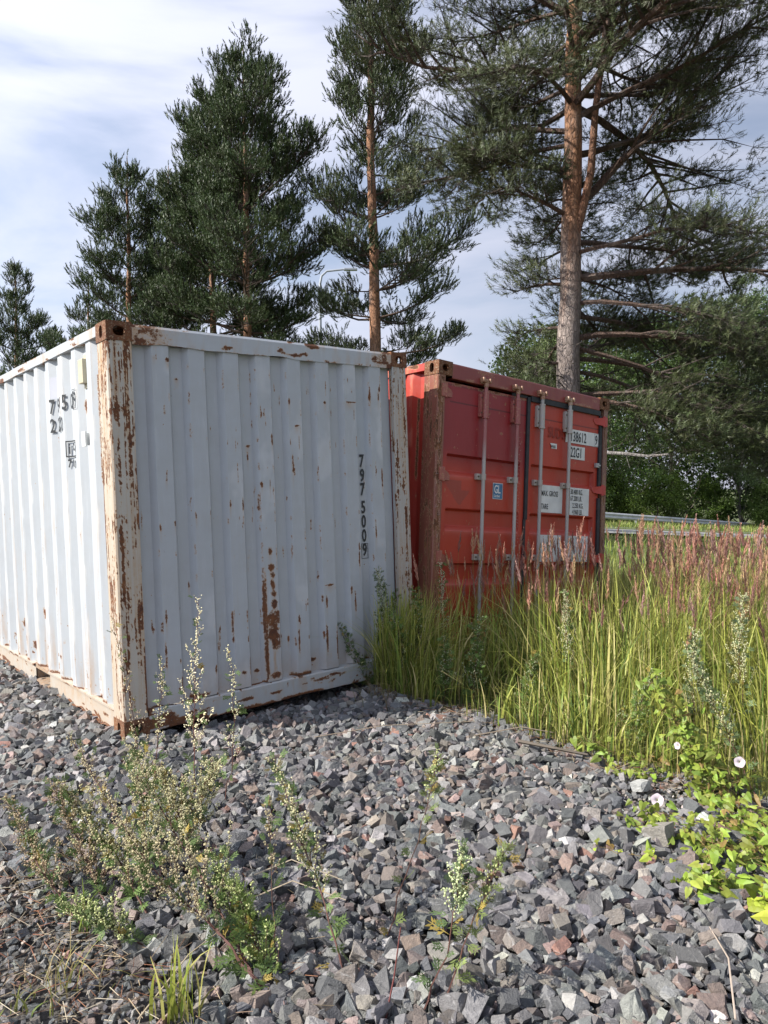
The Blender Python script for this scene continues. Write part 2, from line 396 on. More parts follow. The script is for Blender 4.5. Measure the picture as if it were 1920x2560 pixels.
p = grid_pts(r, .026, -7, 3.4, 1.3, 9); p = p[keep(p, .2)]; sm = small_patch(p[:, 0], p[:, 1])
p = p[(r.rand(len(p)) < .38 + sm)]; n = len(p); size = np.clip(r.lognormal(math.log(.021), .35, n), .01, .05)
z = hz(p[:, 0], p[:, 1]) + size * .2
scatter('fine_gravel', np.c_[p, z], size, stone_cols(r, n, 1.05), protos[:8], r, M_STONE, .6, label='fine grit and small pebbles between the bigger stones', cat='grit', kind='stuff')
for (x, y, s, c, lab) in [(1.20, 3.24, .125, (.36, .33, .28), 'large pale beige stone lying left of the trailing bindweed leaves'),
                          (1.30, 3.78, .085, (.55, .55, .52), 'flat white stone chip lying on the fine grit')]:
    o = scatter('stone', np.array([[x, y, float(hz(x, y)) + .045]]), np.array([s]), np.array([c]), protos[2:3], r, M_STONE, .15, label=lab, cat='stone')
# ------------------------------------------------------------------ shipping containers
CW, CH, CL = 2.438, 2.591, 6.058
def text_tris(s, size, sx=.68, bold=.0, space=1.0, vertical=False):
    cu = bpy.data.curves.new('t', 'FONT'); cu.body = s; cu.size = size * 1.38; cu.offset = bold; cu.space_character = space; cu.resolution_u = 3
    o = bpy.data.objects.new('t', cu); sc.collection.objects.link(o)
    dg = bpy.context.evaluated_depsgraph_get(); me = o.evaluated_get(dg).to_mesh()
    bm = bmesh.new(); bm.from_mesh(me); bmesh.ops.triangulate(bm, faces=bm.faces[:])
    for v in bm.verts: v.co.x *= sx
    o.evaluated_get(dg).to_mesh_clear(); bpy.data.objects.remove(o); bpy.data.curves.remove(cu)
    return bm
def bm_rect(bm, x0, x1, y0, y1):
    v = [bm.verts.new((x, y, 0)) for x, y in ((x0, y0), (x1, y0), (x1, y1), (x0, y1))]; bm.faces.new(v)
def bm_frame(bm, x0, x1, y0, y1, t):
    bm_rect(bm, x0, x1, y0, y0 + t); bm_rect(bm, x0, x1, y1 - t, y1); bm_rect(bm, x0, x0 + t, y0 + t, y1 - t); bm_rect(bm, x1 - t, x1, y0 + t, y1 - t)
def place_marks(bm, name, mat, parent, mapf, kinks=(), **k):
    for kx in kinks:
        bmesh.ops.bisect_plane(bm, geom=bm.verts[:] + bm.edges[:] + bm.faces[:], plane_co=(kx, 0, 0), plane_no=(1, 0, 0))
    bm.verts.index_update()
    V = [mapf(v.co.x, v.co.y) for v in bm.verts]; F = [[v.index for v in f.verts] for f in bm.faces]; bm.free()
    o = mesh(name, np.array(V), F, mat, parent); return tag(o, **k)

def casting(parent, x, y, z, sx, sy, top):
    """hollow corner block 162 x 178 x 118 with slotted holes. (x,y,z) outer bottom corner; sx,sy point inward."""
    W, D, H, T = .162, .178, .118, .022
    mb = MB()
    def face(o, du, dv, nrm, w, h, hw, hh):
        """plate with oval hole; o origin corner, du,dv unit dirs, nrm inward"""
        o = np.array(o, float); du = np.array(du, float); dv = np.array(dv, float); nrm = np.array(nrm, float)
        n = 28; out = []; inn = []
        r0 = min(hw, hh)
        for k in range(n):
            t = 2 * math.pi * (k + .5) / n; c, s = math.cos(t), math.sin(t)
            m = max(abs(c) / (w / 2), abs(s) / (h / 2)); out.append((w / 2 + c / m, h / 2 + s / m))
            ex = hw - r0; ey = hh - r0; inn.append((w / 2 + c * r0 + (ex if c > 0 else -ex), h / 2 + s * r0 + (ey if s > 0 else -ey)))
        # corners
        V = [o + du * a + dv * b for a, b in out] + [o + du * a + dv * b for a, b in inn] + [o + du * a + dv * b + nrm * T for a, b in inn] + [o + du * a + dv * b + nrm * T for a, b in out]
        F = []
        for k in range(n):
            j = (k + 1) % n; F += [(k, j, n + j, n + k), (n + k, n + j, 2 * n + j, 2 * n + k), (2 * n + k, 2 * n + j, 3 * n + j, 3 * n + k)]
        cs = [(0, 0), (w, 0), (w, h), (0, h)]; b0 = len(V)
        for (a, b) in cs:
            V.append(o + du * a + dv * b)
        # fill corner slivers
        for ci, (a, b) in enumerate(cs):
            ks = sorted(range(n), key=lambda k: (out[k][0] - a) ** 2 + (out[k][1] - b) ** 2)[:2]
            F.append((b0 + ci, ks[0], ks[1]))
        mb.add(V, F)
    X = lambda a: x + sx * a; Yf = lambda b: y + sy * b
    face((x, y, z), (sx, 0, 0), (0, 0, 1), (0, sy, 0), W, H, .0395, .030)       # end face
    face((x, y, z), (0, sy, 0), (0, 0, 1), (sx, 0, 0), D, H, .0255, .0395)      # side face
    zt = z + H if top else z
    face((x, y, zt), (sx, 0, 0), (0, sy, 0), (0, 0, -1 if top else 1), W, D, .032, .06)
    mb.add([(X(W), y, z), (X(W), Yf(D), z), (X(W), Yf(D), z + H), (X(W), y, z + H)], [(0, 1, 2, 3)])
    mb.add([(x, Yf(D), z), (X(W), Yf(D), z), (X(W), Yf(D), z + H), (x, Yf(D), z + H)], [(0, 1, 2, 3)])
    zb = z if top else z + H
    mb.add([(x, y, zb), (X(W), y, zb), (X(W), Yf(D), zb), (x, Yf(D), zb)], [(0, 1, 2, 3)])
    V = np.array(mb.v); n = len(V)
    return mb.build('corner_casting', M_CAST, parent, attrs={'col': np.tile(cast_col, (n, 1)), 'rust': np.full(n, .66), 'stain': np.full(n, .3)})

def trap_profile(a0, a1, first, pitch, flat, slope, count, d, base):
    """list of (along, depth): depth=base on the outer flats, base+d inside"""
    P = [(a0, base + d)]
    for k in range(count):
        s = first + k * pitch
        if s - slope < a0 or s + flat + slope > a1: continue
        P += [(s - slope, base + d), (s, base), (s + flat, base), (s + flat + slope, base + d)]
    P.append((a1, base + d)); return P
def prof_depth(P, a):
    return float(np.interp(a, [p[0] for p in P], [p[1] for p in P]))
def paint(V, F, name, mat, parent, col, rust=0., stain=0., smooth=False):
    n = len(V); c = np.broadcast_to(np.asarray(col, float), (n, 3))
    return mesh(name, V, F, mat, parent, smooth, {'col': c, 'rust': np.broadcast_to(rust, (n,)), 'stain': np.broadcast_to(stain, (n,))})
WHITE = np.array([.41, .435, .46])
PEN = [tuple(p) for p in trap_profile(.157, CW - .157, .287, .2518, .112, .032, 8, .045, .012)]
PSD = [tuple(p) for p in trap_profile(.178, CL - .178, .339, .297, .075, .066, 19, .036, .016)]
def streaks(u, v, seed, su, sv):
    return fbm(u * su, v * sv, seed, 4)
def rust_post(u, w, seed, amt):
    """vertical rust runs, stronger towards the edges and the top"""
    s = streaks(u, w, seed, 150, 3.4); b = fbm(u * 22, w * 7, seed + 5); f = fbm(u * 90, w * 60, seed + 6); t = sstep(fbm(u * 9, w * 4, seed + 8), .35, .65)
    r = sstep(s * .42 + b * .33 + f * .25, .575 - amt * .06 - .05 * t, .66 - amt * .03)
    st = sstep(streaks(u, w, seed + 9, 170, 1.1) * .6 + fbm(u * 12, w * 2.5, seed + 2) * .4, .45 - amt * .10, .64)
    return r, st
def post(parent, x, y, sx, sy, w, d, seed, amt, mat, col, name='corner_post'):
    """box section post; (x,y) outer corner"""
    i = .004; P = [(w, .045), (w, i), (.014, i), (i, .014), (i, d), (.03, d)]
    P = [(x + sx * a, y + sy * b) for a, b in P]
    V, F, u, z = sweep(P, 'z', .118, CH - .118, .012, .007)
    rr, st = rust_post(u + x, z, seed, amt)
    e = np.minimum(np.abs(u - .2 + .01), 1); corner = np.exp(-((u - (w - .008)) / .012) ** 2) * .55
    topb = sstep(z, 1.7, 2.47) * .25; botb = sstep(-z, -.7, -.12) * .15
    V = V + np.c_[(fbm(z * 3, u * 9, seed) - .5) * .005, (fbm(z * 3, u * 9, seed + 3) - .5) * .005, z * 0]
    return paint(V, F, name, mat, parent, col, np.clip(rr * (.95 + topb + botb) + corner * 1.3 * fbm(z * 9, u * 3, seed), 0, 1), np.clip(st * (.48 + topb * 2) + .07, 0, .98) * (.12 if seed > 12 else 1))
def beam(parent, axis, a0, a1, prof, seed, name, mat, col, amt=.3, dent=.006, dfun=None, step=.02, res=.012):
    V, F, u, w = sweep(prof, axis, a0, a1, step, res)
    n1 = fbm(w * 7, u * 26, seed); rr = sstep(n1, .60 - amt * .12, .74 - amt * .1) * .8
    st = sstep(fbm(w * 26, u * 5, seed + 3), .5 - amt * .15, .8) * .7
    dz = (fbm(w * 2.2, w * 0, seed + 1, 3) - .5) * dent * 2
    V = V + np.c_[dz * .5, dz * .5, dz]
    if dfun: V, rr, st = dfun(V, u, w, rr, st)
    return paint(V, F, name, mat, parent, col, rr, st)
BL = [(1.095, 1.087, .017, .025), (1.101, .973, .02, .022), (1.105, .923, .018, .018), (1.11, .85, .016, .033), (1.113, .786, .021, .022), (1.116, .713, .021, .028), (1.099, .606, .046, .064), (1.1, .496, .042, .055), (1.118, .429, .025, .045), (1.036, .705, .007, .324), (1.041, .342, .01, .163), (1.108, .202, .046, .024), (.975, .254, .028, .014), (.854, .268, .024, .013), (.975, 1.833, .02, .014), (.972, 1.763, .006, .044), (.468, 2.267, .018, .008), (.392, 2.381, .015, .015), (.303, 2.401, .015, .004), (.31, .725, .007, .065), (.298, .471, .007, .098), (.399, 1.327, .007, .02), (.298, 1.309, .006, .033), (.547, 1.369, .007, .025), (.651, 1.386, .005, .021), (.799, 1.434, .008, .035), (.897, 1.43, .006, .044), (1.049, 1.566, .01, .021), (1.315, 1.707, .007, .092), (1.148, 1.88, .008, .055), (1.845, 2.17, .055, .007), (2.049, 2.239, .008, .08), (2.134, 2.223, .01, .044), (2.147, 2.284, .01, .02), (1.618, 2.16, .014, .015), (1.452, .251, .032, .017), (1.32, .574, .011, .028), (1.571, .674, .009, .048), (1.604, .795, .038, .008), (1.656, .352, .009, .117), (1.807, .742, .012, .039), (1.84, .64, .01, .079), (1.562, .386, .01, .115), (1.313, .426, .009, .093), (1.248, .436, .008, .026), (1.184, .465, .01, .015), (.906, .312, .006, .071), (.643, .324, .008, .034), (.542, .36, .011, .017), (1.361, 1.98, .026, .006), (.351, 1.609, .007, .008), (1.117, 1.564, .006, .036), (1.303, 2.156, .009, .037), (.403, .285, .006, .083), (.495, .91, .007, .03), (1.893, .991, .007, .119), (2.067, 1.178, .008, .081), (2.15, 1.578, .008, .081)]

def end_panel(parent):
    V, F, u, z = sweep(PEN, 'z', .165, 2.47, .009, .0075); x = V[:, 0]
    rr = blobs(x, z, [(p[0], p[1], p[2] * 1.3, p[3] * 1.25) if k < 9 else p for k, p in enumerate(BL)], 4)
    # the burst run under the big patch
    run = sstep(fbm(x * 60, z * 4, 31), .42, .6) * np.exp(-((x - 1.08) / .045) ** 2) * sstep(-z, -.52, -.40) * sstep(z, .19, .25)
    line = np.exp(-((x - 1.047) / .011) ** 2) * sstep(z, .18, .22) * (1 - sstep(z, .8, 1.05))
    dep = V[:, 1]; edge = np.zeros(len(x))
    for k in range(8):
        s = .282 + k * .2515
        for e in (s, s + .112): edge = np.maximum(edge, np.exp(-((x - e) / .006) ** 2))
    ed = edge * sstep(fbm(x * 3 + 5, z * 11, 12, 3), .60, .70) * (.45 + .45 * sstep(-z, -1.2, -.2))
    base = sstep(-z, -.21, -.168) * sstep(fbm(x * 9, z * 9, 8), .5, .62) * .8
    spk = sstep(vnoise(x * 90, z * 90, 3), .94, .99) * sstep(fbm(x * 5, z * 5, 6), .45, .6) * .7
    spk = np.maximum(spk, sstep(fbm(x * 55, z * 5, 91), .72, .79) * sstep(fbm(x * 4, z * 3, 92), .42, .6) * .6)
    rr = np.clip(np.maximum.reduce([rr, ed, base, spk, line * .75]), 0, 1)
    st = np.clip(run * .9 + line * .7 + sstep(-z, -.45, -.17) * .5 * fbm(x * 20, z * 6, 2), 0, 1)
    for (cx, cz, a, b) in BL: # yellow runs below each patch
        st = np.maximum(st, np.exp(-((x - cx) / (a * .8)) ** 2) * sstep(-z, -cz, -cz + .01) * np.clip(1 - (cz - z) / (b * 1.5 + .06), 0, 1) * .6)
    c = np.tile(WHITE, (len(x), 1)) * (.985 + .03 * fbm(x * 1.3, z * 30, 44)[:, None])
    # over-painted prefix patch, scuffs of thicker white paint
    pm = ((x > 1.925) & (x < 2.03) & (z > 1.79 + .012 * np.sin(z * 0 + x * 90)) & (z < 2.285)).astype(float)
    c = c * (1 - pm[:, None]) + np.array([.40, .435, .47]) * pm[:, None]
    scf = sstep(fbm(x * 4, z * 3, 71), .60, .72) * sstep(-dep, -.03, -.014)
    c = c + scf[:, None] * np.array([.08, .075, .07])
    V = V + np.c_[x * 0, (fbm(x * 2.2, z * 2.2, 19, 3) - .5) * .010 + (vnoise(x * 8, z * 7, 5) - .5) * .0025, z * 0]
    return paint(V, F, 'end_panel', M_W, parent, c, rr, st)
def side_panel(parent, xs, sgn, mat, col, seed=0, detail=True, z0=.165, z1=2.53):
    pr = [(xs + sgn * d, a) for a, d in PSD]
    V, F, u, z = sweep([(p[0], p[1]) for p in pr], 'z', z0, z1, .014 if detail else .2, .012 if detail else .3)
    y = V[:, 1]; d = np.abs(V[:, 0] - xs); rr = z * 0; st = z * 0
    c = np.tile(np.asarray(col, float), (len(y), 1))
    if detail:
        outer = sstep(-d, -.026, -.017)
        rr = outer * sstep(fbm(y * 60, z * 7, seed + 1), .70, .80) * .45
        low = sstep(-z, -.75, -.2); rr = np.maximum(rr, low * sstep(fbm(y * 34, z * 13, seed + 2), .70, .78) * .7)
        rr = np.maximum(rr, sstep(-z, -.20, -.168) * sstep(fbm(y * 7, z * 3, seed + 4), .45, .6) * .8)
        rr = np.maximum(rr, sstep(vnoise(y * 70, z * 70, 3), .96, .99) * .6)
        st = outer * sstep(fbm(y * 70, z * 3, seed + 5), .55, .75) * .35 + low * sstep(fbm(y * 30, z * 3, seed + 6), .5, .75) * .5
        rr = np.maximum(rr, np.exp(-((y - .285) / .012) ** 2) * sstep(fbm(y * 20, z * 6, 77), .42, .55) * sstep(z, 1.2, 1.6) * (z < 2.3) * .8)
        rr = np.maximum(rr, blobs(y, z, [(.56, 2.12, .02, .06), (2.3, 1.2, .03, .03), (2.0, .9, .02, .03), (2.05, .3, .03, .05), (1.75, .6, .02, .04), (2.35, .45, .03, .05), (1.27, .33, .02, .02)], 5))
        pm = ((y > .96) & (y < 1.23) & (z > 2.25) & (z < 2.40)).astype(float)[:, None]
        c = c * (1 - pm) + np.array([.47, .48, .54]) * pm
        c = c + (outer * sstep(fbm(y * 12, z * 5, 3), .5, .7))[:, None] * np.array([.12, .10, .07])
        V = V + np.c_[(fbm(y * 2, z * 2, seed + 19, 3) - .5) * .012, y * 0, z * 0]
    return paint(V, F, 'side_panel', mat, parent, c, rr, st)

def build_common(root, mat, col, seed, post_amt, sides=(True, False), side_col=None):
    for (x, sx) in ((0, 1), (CW, -1)):
        for (y, sy) in ((0, 1), (CL, -1)):
            casting(root, x, y, CH - .118, sx, sy, True); casting(root, x, y, 0, sx, sy, False)
    for k, (x, sgn) in enumerate(((0., 1), (CW, -1))):
        side_panel(root, x, sgn, mat, col if side_col is None else side_col, seed + k * 7, sides[k])
        # top side rail, square tube
        o = x + sgn * .006; q = x + sgn * .066
        beam(root, 'y', .178, CL - .178, [(q, 2.522), (o, 2.522), (o, 2.585), (q, 2.585), (q, 2.522)], seed + 30 + k, 'side_rail', mat, col, .35 if sides[k] else .1, .006)
        o = x + sgn * .006; q = x + sgn * .05
        pr = [(q, .048), (q, .012), (o, .012), (o, .016), (q - sgn * .03, .018), (q - sgn * .03, .15), (o, .15), (o, .165), (q, .165)]
        def dmg(V, u, w, rr, st):
            low = V[:, 2] < .02; amp = sstep(w, .15, .5) * (1 - sstep(w, 1.1, 1.5))
            V = V + np.c_[w * 0, w * 0, low * amp * (np.sin(w * 24) * .014 + .010)]
            rr = np.maximum(rr, low * .7); st = np.maximum(st, .45 * fbm(w * 9, u * 9, 5) + .15); return V, rr, st
        if k == 0 and seed == 1:
            segs = [(.178, 1.585), (1.965, 4.09), (4.47, CL - .178)]
            for a, b in segs: beam(root, 'y', a, b, pr, seed + 50, 'bottom_rail', mat, col * np.array([1.05, .98, .86]), .4, .002, dmg)
            for a, b in ((1.585, 1.965), (4.09, 4.47)):
                mb = MB(); mb.box(.018, 1.1, a, b, .135, .165); mb.box(.008, 1.1, a, b, .012, .045)
                mb.box(.03, 1.1, a - .008, a - .001, .045, .135); mb.box(.03, 1.1, b + .001, b + .008, .045, .135); mb.box(1.1, 1.12, a, b, .03, .15)
                n = len(mb.v); mb.build('fork_pocket', mat, root, attrs={'col': np.tile(col * .6, (n, 1)), 'rust': np.full(n, .35), 'stain': np.full(n, .6)})
        else:
            beam(root, 'y', .178, CL - .178, pr, seed + 50 + k, 'bottom_rail', mat, col, .4, .002, None, .2)
    # roof with shallow cross corrugation
    V, F, u, w = sweep([(.06, 2.575), (CW - .06, 2.575)], 'y', .05, CL - .05, .05, .3)
    V[:, 2] += np.sign(np.sin(V[:, 1] * 30)) * .006; paint(V, F, 'roof', mat, root, col, .1, .1)
    mb = MB(); mb.box(.05, CW - .05, .06, CL - .06, .10, .15); mb.build('floor', M_DARK, root)
    # far end wall
    V, F, u, z = sweep([(a, CL - d) for a, d in PEN], 'z', .14, 2.5, .3, .3); paint(V, F, 'end_panel', mat, root, col)

cast_col = (.16, .085, .06)
white = empty('shipping_container', PW, label='rust streaked white container with 797 500 9 down its ribbed end wall', cat='shipping container', group='shipping containers side by side')
build_common(white, M_W, WHITE, 1, .9)
for (x, sx, y, sy, sd, am) in ((0, 1, 0, 1, 3, 1.15), (CW, -1, 0, 1, 8, .75), (0, 1, CL, -1, 4, .8), (CW, -1, CL, -1, 5, .8)):
    post(white, x, y, sx, sy, .157, .176, sd, am, M_W, np.array([.46, .44, .39]) if sd == 3 else WHITE * np.array([1, .98, .93]))
end_panel(white)
def railpaint(V, u, w, rr, st):
    e = np.exp(-((w - .162) / .22) ** 2) + np.exp(-((w - 2.27) / .14) ** 2)
    rr = np.clip(np.maximum(rr, e * sstep(fbm(w * 16, u * 16, 3), .4, .6) * .85), 0, 1); st = np.clip(st * .5 + e * .7, 0, .9)
    low = (V[:, 2] < 2.47); V = V + np.c_[w * 0, w * 0, low * (vnoise(w * 7, w * 0, 8) - .5) * .02]
    rr = np.maximum(rr, low * sstep(fbm(w * 12, w * 0, 5), .45, .6) * .6); return V, rr, st
beam(white, 'x', .162, CW - .162, [(.055, 2.468), (.004, 2.462), (.003, 2.566), (.016, 2.583), (.09, 2.585)], 61, 'end_rail', M_W, WHITE * 1.04, .25, .004, railpaint, .012, .01)
def sillpaint(V, u, w, rr, st):
    low = sstep(-V[:, 2], -.05, -.02) * (V[:, 1] < .03); rr = np.clip(np.maximum(rr, low * sstep(fbm(w * 8, u * 9, 3), .3, .55)), 0, 1)
    edge = np.exp(-((V[:, 2] - .155) / .010) ** 2) * sstep(fbm(w * 14, w * 0, 9), .5, .62) * .8
    spk = sstep(vnoise(w * 30, u * 30, 4), .88, .95) * .85
    dz = low * (vnoise(w * 4, w * 0, 2) - .4) * .02; return V + np.c_[w * 0, w * 0, dz], np.maximum.reduce([rr, edge, spk]), st * .55
beam(white, 'x', .162, CW - .162, [(.06, .012), (.012, .012), (.004, .018), (.004, .148), (.010, .158), (.060, .166)], 64, 'end_sill', M_W, WHITE * np.array([1.02, 1.0, .95]), .35, .003, sillpaint, .012, .01)
# markings on the ribbed end: digits one above the other
bm = bmesh.new(); y = 1.775
for k, ch in enumerate('7975009'):
    t_ = text_tris(ch, .098, .66, .0035); xs = [v.co.x for v in t_.verts]; ys = [v.co.y for v in t_.verts]; dx = -(min(xs) + max(xs)) / 2; dy = y - max(ys)
    for v in t_.verts: v.co.x += dx; v.co.y += dy
    me_ = bpy.data.meshes.new('t'); t_.to_mesh(me_); t_.free(); bm.from_mesh(me_); bpy.data.meshes.remove(me_)
    y -= .111 if k != 2 else .140
bm_frame(bm, -.033, .033, .958, 1.078, .004)
dpt = lambda x: prof_depth(PEN, x) - .0075
place_marks(bm, 'serial_number', M_INK, white, lambda a, b: (1.978 + a, dpt(1.978 + a), b))
# markings on the ribbed side, broken up by the ribs
def side_map(a, b): yy = -a; return (prof_depth(PSD, yy) - .008, yy, b)
kk = [-p[0] for p in PSD if p[0] < 2]
def side_text(s, y_left, ztop, size, sx, space, name='serial_number'):
    t_ = text_tris(s, size, sx, .003, space); ys = [v.co.y for v in t_.verts]; xs = [v.co.x for v in t_.verts]
    for v in t_.verts: v.co.x += -y_left - min(xs); v.co.y += ztop - max(ys)
    return t_
def side_chars(items, size, wd):
    bm = bmesh.new()
    for (ch, yl, zt) in items:
        t_ = side_text(ch, yl, zt, size, wd, 1); me_ = bpy.data.meshes.new('t'); t_.to_mesh(me_); t_.free(); bm.from_mesh(me_); bpy.data.meshes.remove(me_)
    return bm
place_marks(side_chars([('7', 1.228, 2.235), ('9', 1.150, 2.238), ('7', 1.075, 2.238), ('5', .935, 2.24), ('0', .855, 2.24), ('0', .78, 2.24), ('9', .705, 2.24)], .105, .66), 'serial_number', M_INK, white, side_map, kk)
b2 = bmesh.new(); bm_frame(b2, -.722, -.64, 2.12, 2.25, .004)
place_marks(b2, 'check_digit_frame', M_INK, white, side_map, kk)
place_marks(side_chars([('2', 1.228, 2.095), ('2', 1.150, 2.098), ('1', 1.080, 2.098), ('0', 1.01, 2.098)], .10, .66), 'size_code', M_INK, white, side_map, kk)
t_ = side_chars([('i', .895, 1.895), ('c', .850, 1.895)], .075, .8); bm_frame(t_, -.920, -.790, 1.80, 1.915, .009)
place_marks(t_, 'boxed_letter_mark', M_INK, white, side_map, kk)
place_marks(side_chars([('7', .905, 1.785), ('0', .86, 1.785)], .055, .75), 'country_code', M_INK, white, side_map, kk)
mb = MB(); mb.box(.012, .052, .485, .575, 2.27, 2.43, .006); mb.box(.044, .054, .50, .555, 2.24, 2.46)
mb.build('vent', M_BOX, white)
mb = MB(); mb.box(.0, .012, .46, .53, 1.85, 1.95, .003); mb.box(.012, .05, .48, .51, 1.86, 1.94); mb.build('ship_plate', M_PLATE, white)

# ---- red container, doors towards the viewer
RED = np.array([.40, .040, .024]); ORG = np.array([.39, .036, .015]); CRIM = np.array([.25, .014, .018])
cast_col = (.17, .10, .07)
red = empty('shipping_container', PR, label='red container with 138612 9 on its double doors and four locking bars', cat='shipping container', group='shipping containers side by side')
build_common(red, M_R, RED, 2, .9)
for (x, sx, y, sy, sd, am) in ((0, 1, 0, 1, 13, 1.0), (CW, -1, 0, 1, 18, 1.1), (0, 1, CL, -1, 14, .5), (CW, -1, CL, -1, 15, .5)):
    post(red, x, y, sx, sy, .085 if y == 0 else .157, .178, sd, am, M_R, np.array([.20, .062, .040]) if sd == 13 else np.array([.16, .07, .055]))
def hdr(V, u, w, rr, st):
    return V, rr * .45, st * .3
beam(red, 'x', .162, CW - .162, [(.08, 2.455), (.006, 2.455), (.004, 2.46), (.004, 2.570), (.012, 2.583), (.10, 2.586)], 71, 'door_header', M_R, np.array([.22, .042, .036]), .25, .003, hdr, .02, .015)
beam(red, 'x', .162, CW - .162, [(.08, .012), (.004, .012), (.004, .12), (.09, .125)], 72, 'door_sill', M_R, RED, .3, .002)
DY = .030
def door(x0, x1, crimson):
    rt = empty('door'); rt.parent = red
    nx = int((x1 - x0) / .009); zz = [.14]
    zs = np.arange(.14, 2.43, .009); xs = np.linspace(x0, x1, nx); X, Z = np.meshgrid(xs, zs)
    x = X.ravel(); z = Z.ravel(); tr = z * 0
    for zt in (1.822, 1.357, .894, .43):
        tr = np.maximum(tr, np.clip(np.minimum((zt - z) / .012, (z - (zt - .185)) / .045), 0, 1))
    mx_ = np.clip(np.minimum((x - x0 - .055) / .012, (x1 - .075 - x) / .012), 0, 1)
    d = tr * mx_ * .044
    groove = np.exp(-((z - (2.27 if crimson else 2.30)) / .004) ** 2) * .0
    y = DY + d + (fbm(x * 2, z * 2, 5, 3) - .5) * .006
    n = len(xs); m = len(zs); i = (np.arange(m - 1)[:, None] * n + np.arange(n - 1)[None]).ravel()
    c = np.tile(ORG, (len(x), 1)) * (.86 + .3 * fbm(x * 3, z * 2.2, 6))[:, None]
    if crimson:
        f = sstep(z + (fbm(x * 3, z * 3, 8) - .5) * .06 + (x - .3) * .05, 1.62, 1.90)
        f = np.maximum(f, sstep(-z, -.30, -.15)); c = c * (1 - f[:, None]) + CRIM * f[:, None] * (.85 + .3 * fbm(x * 5, z * 2, 3))[:, None]
        tri = ((z < 1.60) & (z > 1.40) & (np.abs(x - .32) < (z - 1.38) * .9) & ((x < .34) | (z < 1.52))).astype(float)[:, None]
        c = c * (1 - tri * .45) + np.array([.16, .04, .03]) * tri * .45
    dirt = sstep(fbm(x * 5, z * 2.4, 16), .5, .75)[:, None] * .30 * sstep(-z, -1.9, -1.0)[:, None]
    c = c * (1 - dirt) + np.array([.20, .07, .05]) * dirt
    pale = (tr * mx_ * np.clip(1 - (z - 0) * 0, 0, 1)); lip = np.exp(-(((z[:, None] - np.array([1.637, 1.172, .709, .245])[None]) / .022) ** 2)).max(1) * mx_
    c = c + lip[:, None] * np.array([.05, .035, .03])  # light on the upward-facing trough slopes, painted into the door colour
    for gz, ga in ((2.265, x0 + .07), (2.405, x0)):   # hairline seams
        g = (np.exp(-((z - gz) / .005) ** 2) * (x > ga) * .75)[:, None]; c = c * (1 - g)
    rr = sstep(fbm(x * 25, z * 22, 31), .76, .84) * .5
    rr = np.maximum(rr, np.clip(np.exp(-((z - 2.42) / .02) ** 2) * fbm(x * 20, z * 3, 4) * .9, 0, 1))
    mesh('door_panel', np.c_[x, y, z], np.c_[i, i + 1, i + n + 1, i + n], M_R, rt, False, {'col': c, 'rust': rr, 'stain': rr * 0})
    mb = MB()  # frame returns so the leaf has thickness
    mb.box(x0, x0 + .004, DY + .004, DY + .06, .14, 2.43); mb.box(x1 - .004, x1, DY + .004, DY + .06, .14, 2.43); mb.box(x0, x1, DY + .055, DY + .06, .14, 2.43)
    q = len(mb.v); mb.build('door_edge', M_R, rt, attrs={'col': np.tile(RED * .8, (q, 1)), 'rust': np.full(q, .1), 'stain': np.full(q, .1)})
    return rt
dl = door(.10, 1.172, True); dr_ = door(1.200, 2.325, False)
def gasket(bs, parent):
    for b_ in bs: mb = MB(); mb.box(*b_, .003); mb.build('rubber_gasket', M_RUB, parent)
gasket([(1.160, 1.202, .012, .034, 1.30, 2.44), (1.155, 1.188, .018, .034, .2, 1.30)], dl)
gasket([(1.205, 2.30, .004, .028, 2.402, 2.452), (.95, 1.17, .022, .034, 2.425, 2.452), (2.298, 2.342, .010, .034, 1.62, 2.402), (2.300, 2.344, .010, .034, .2, 1.56)], dr_)
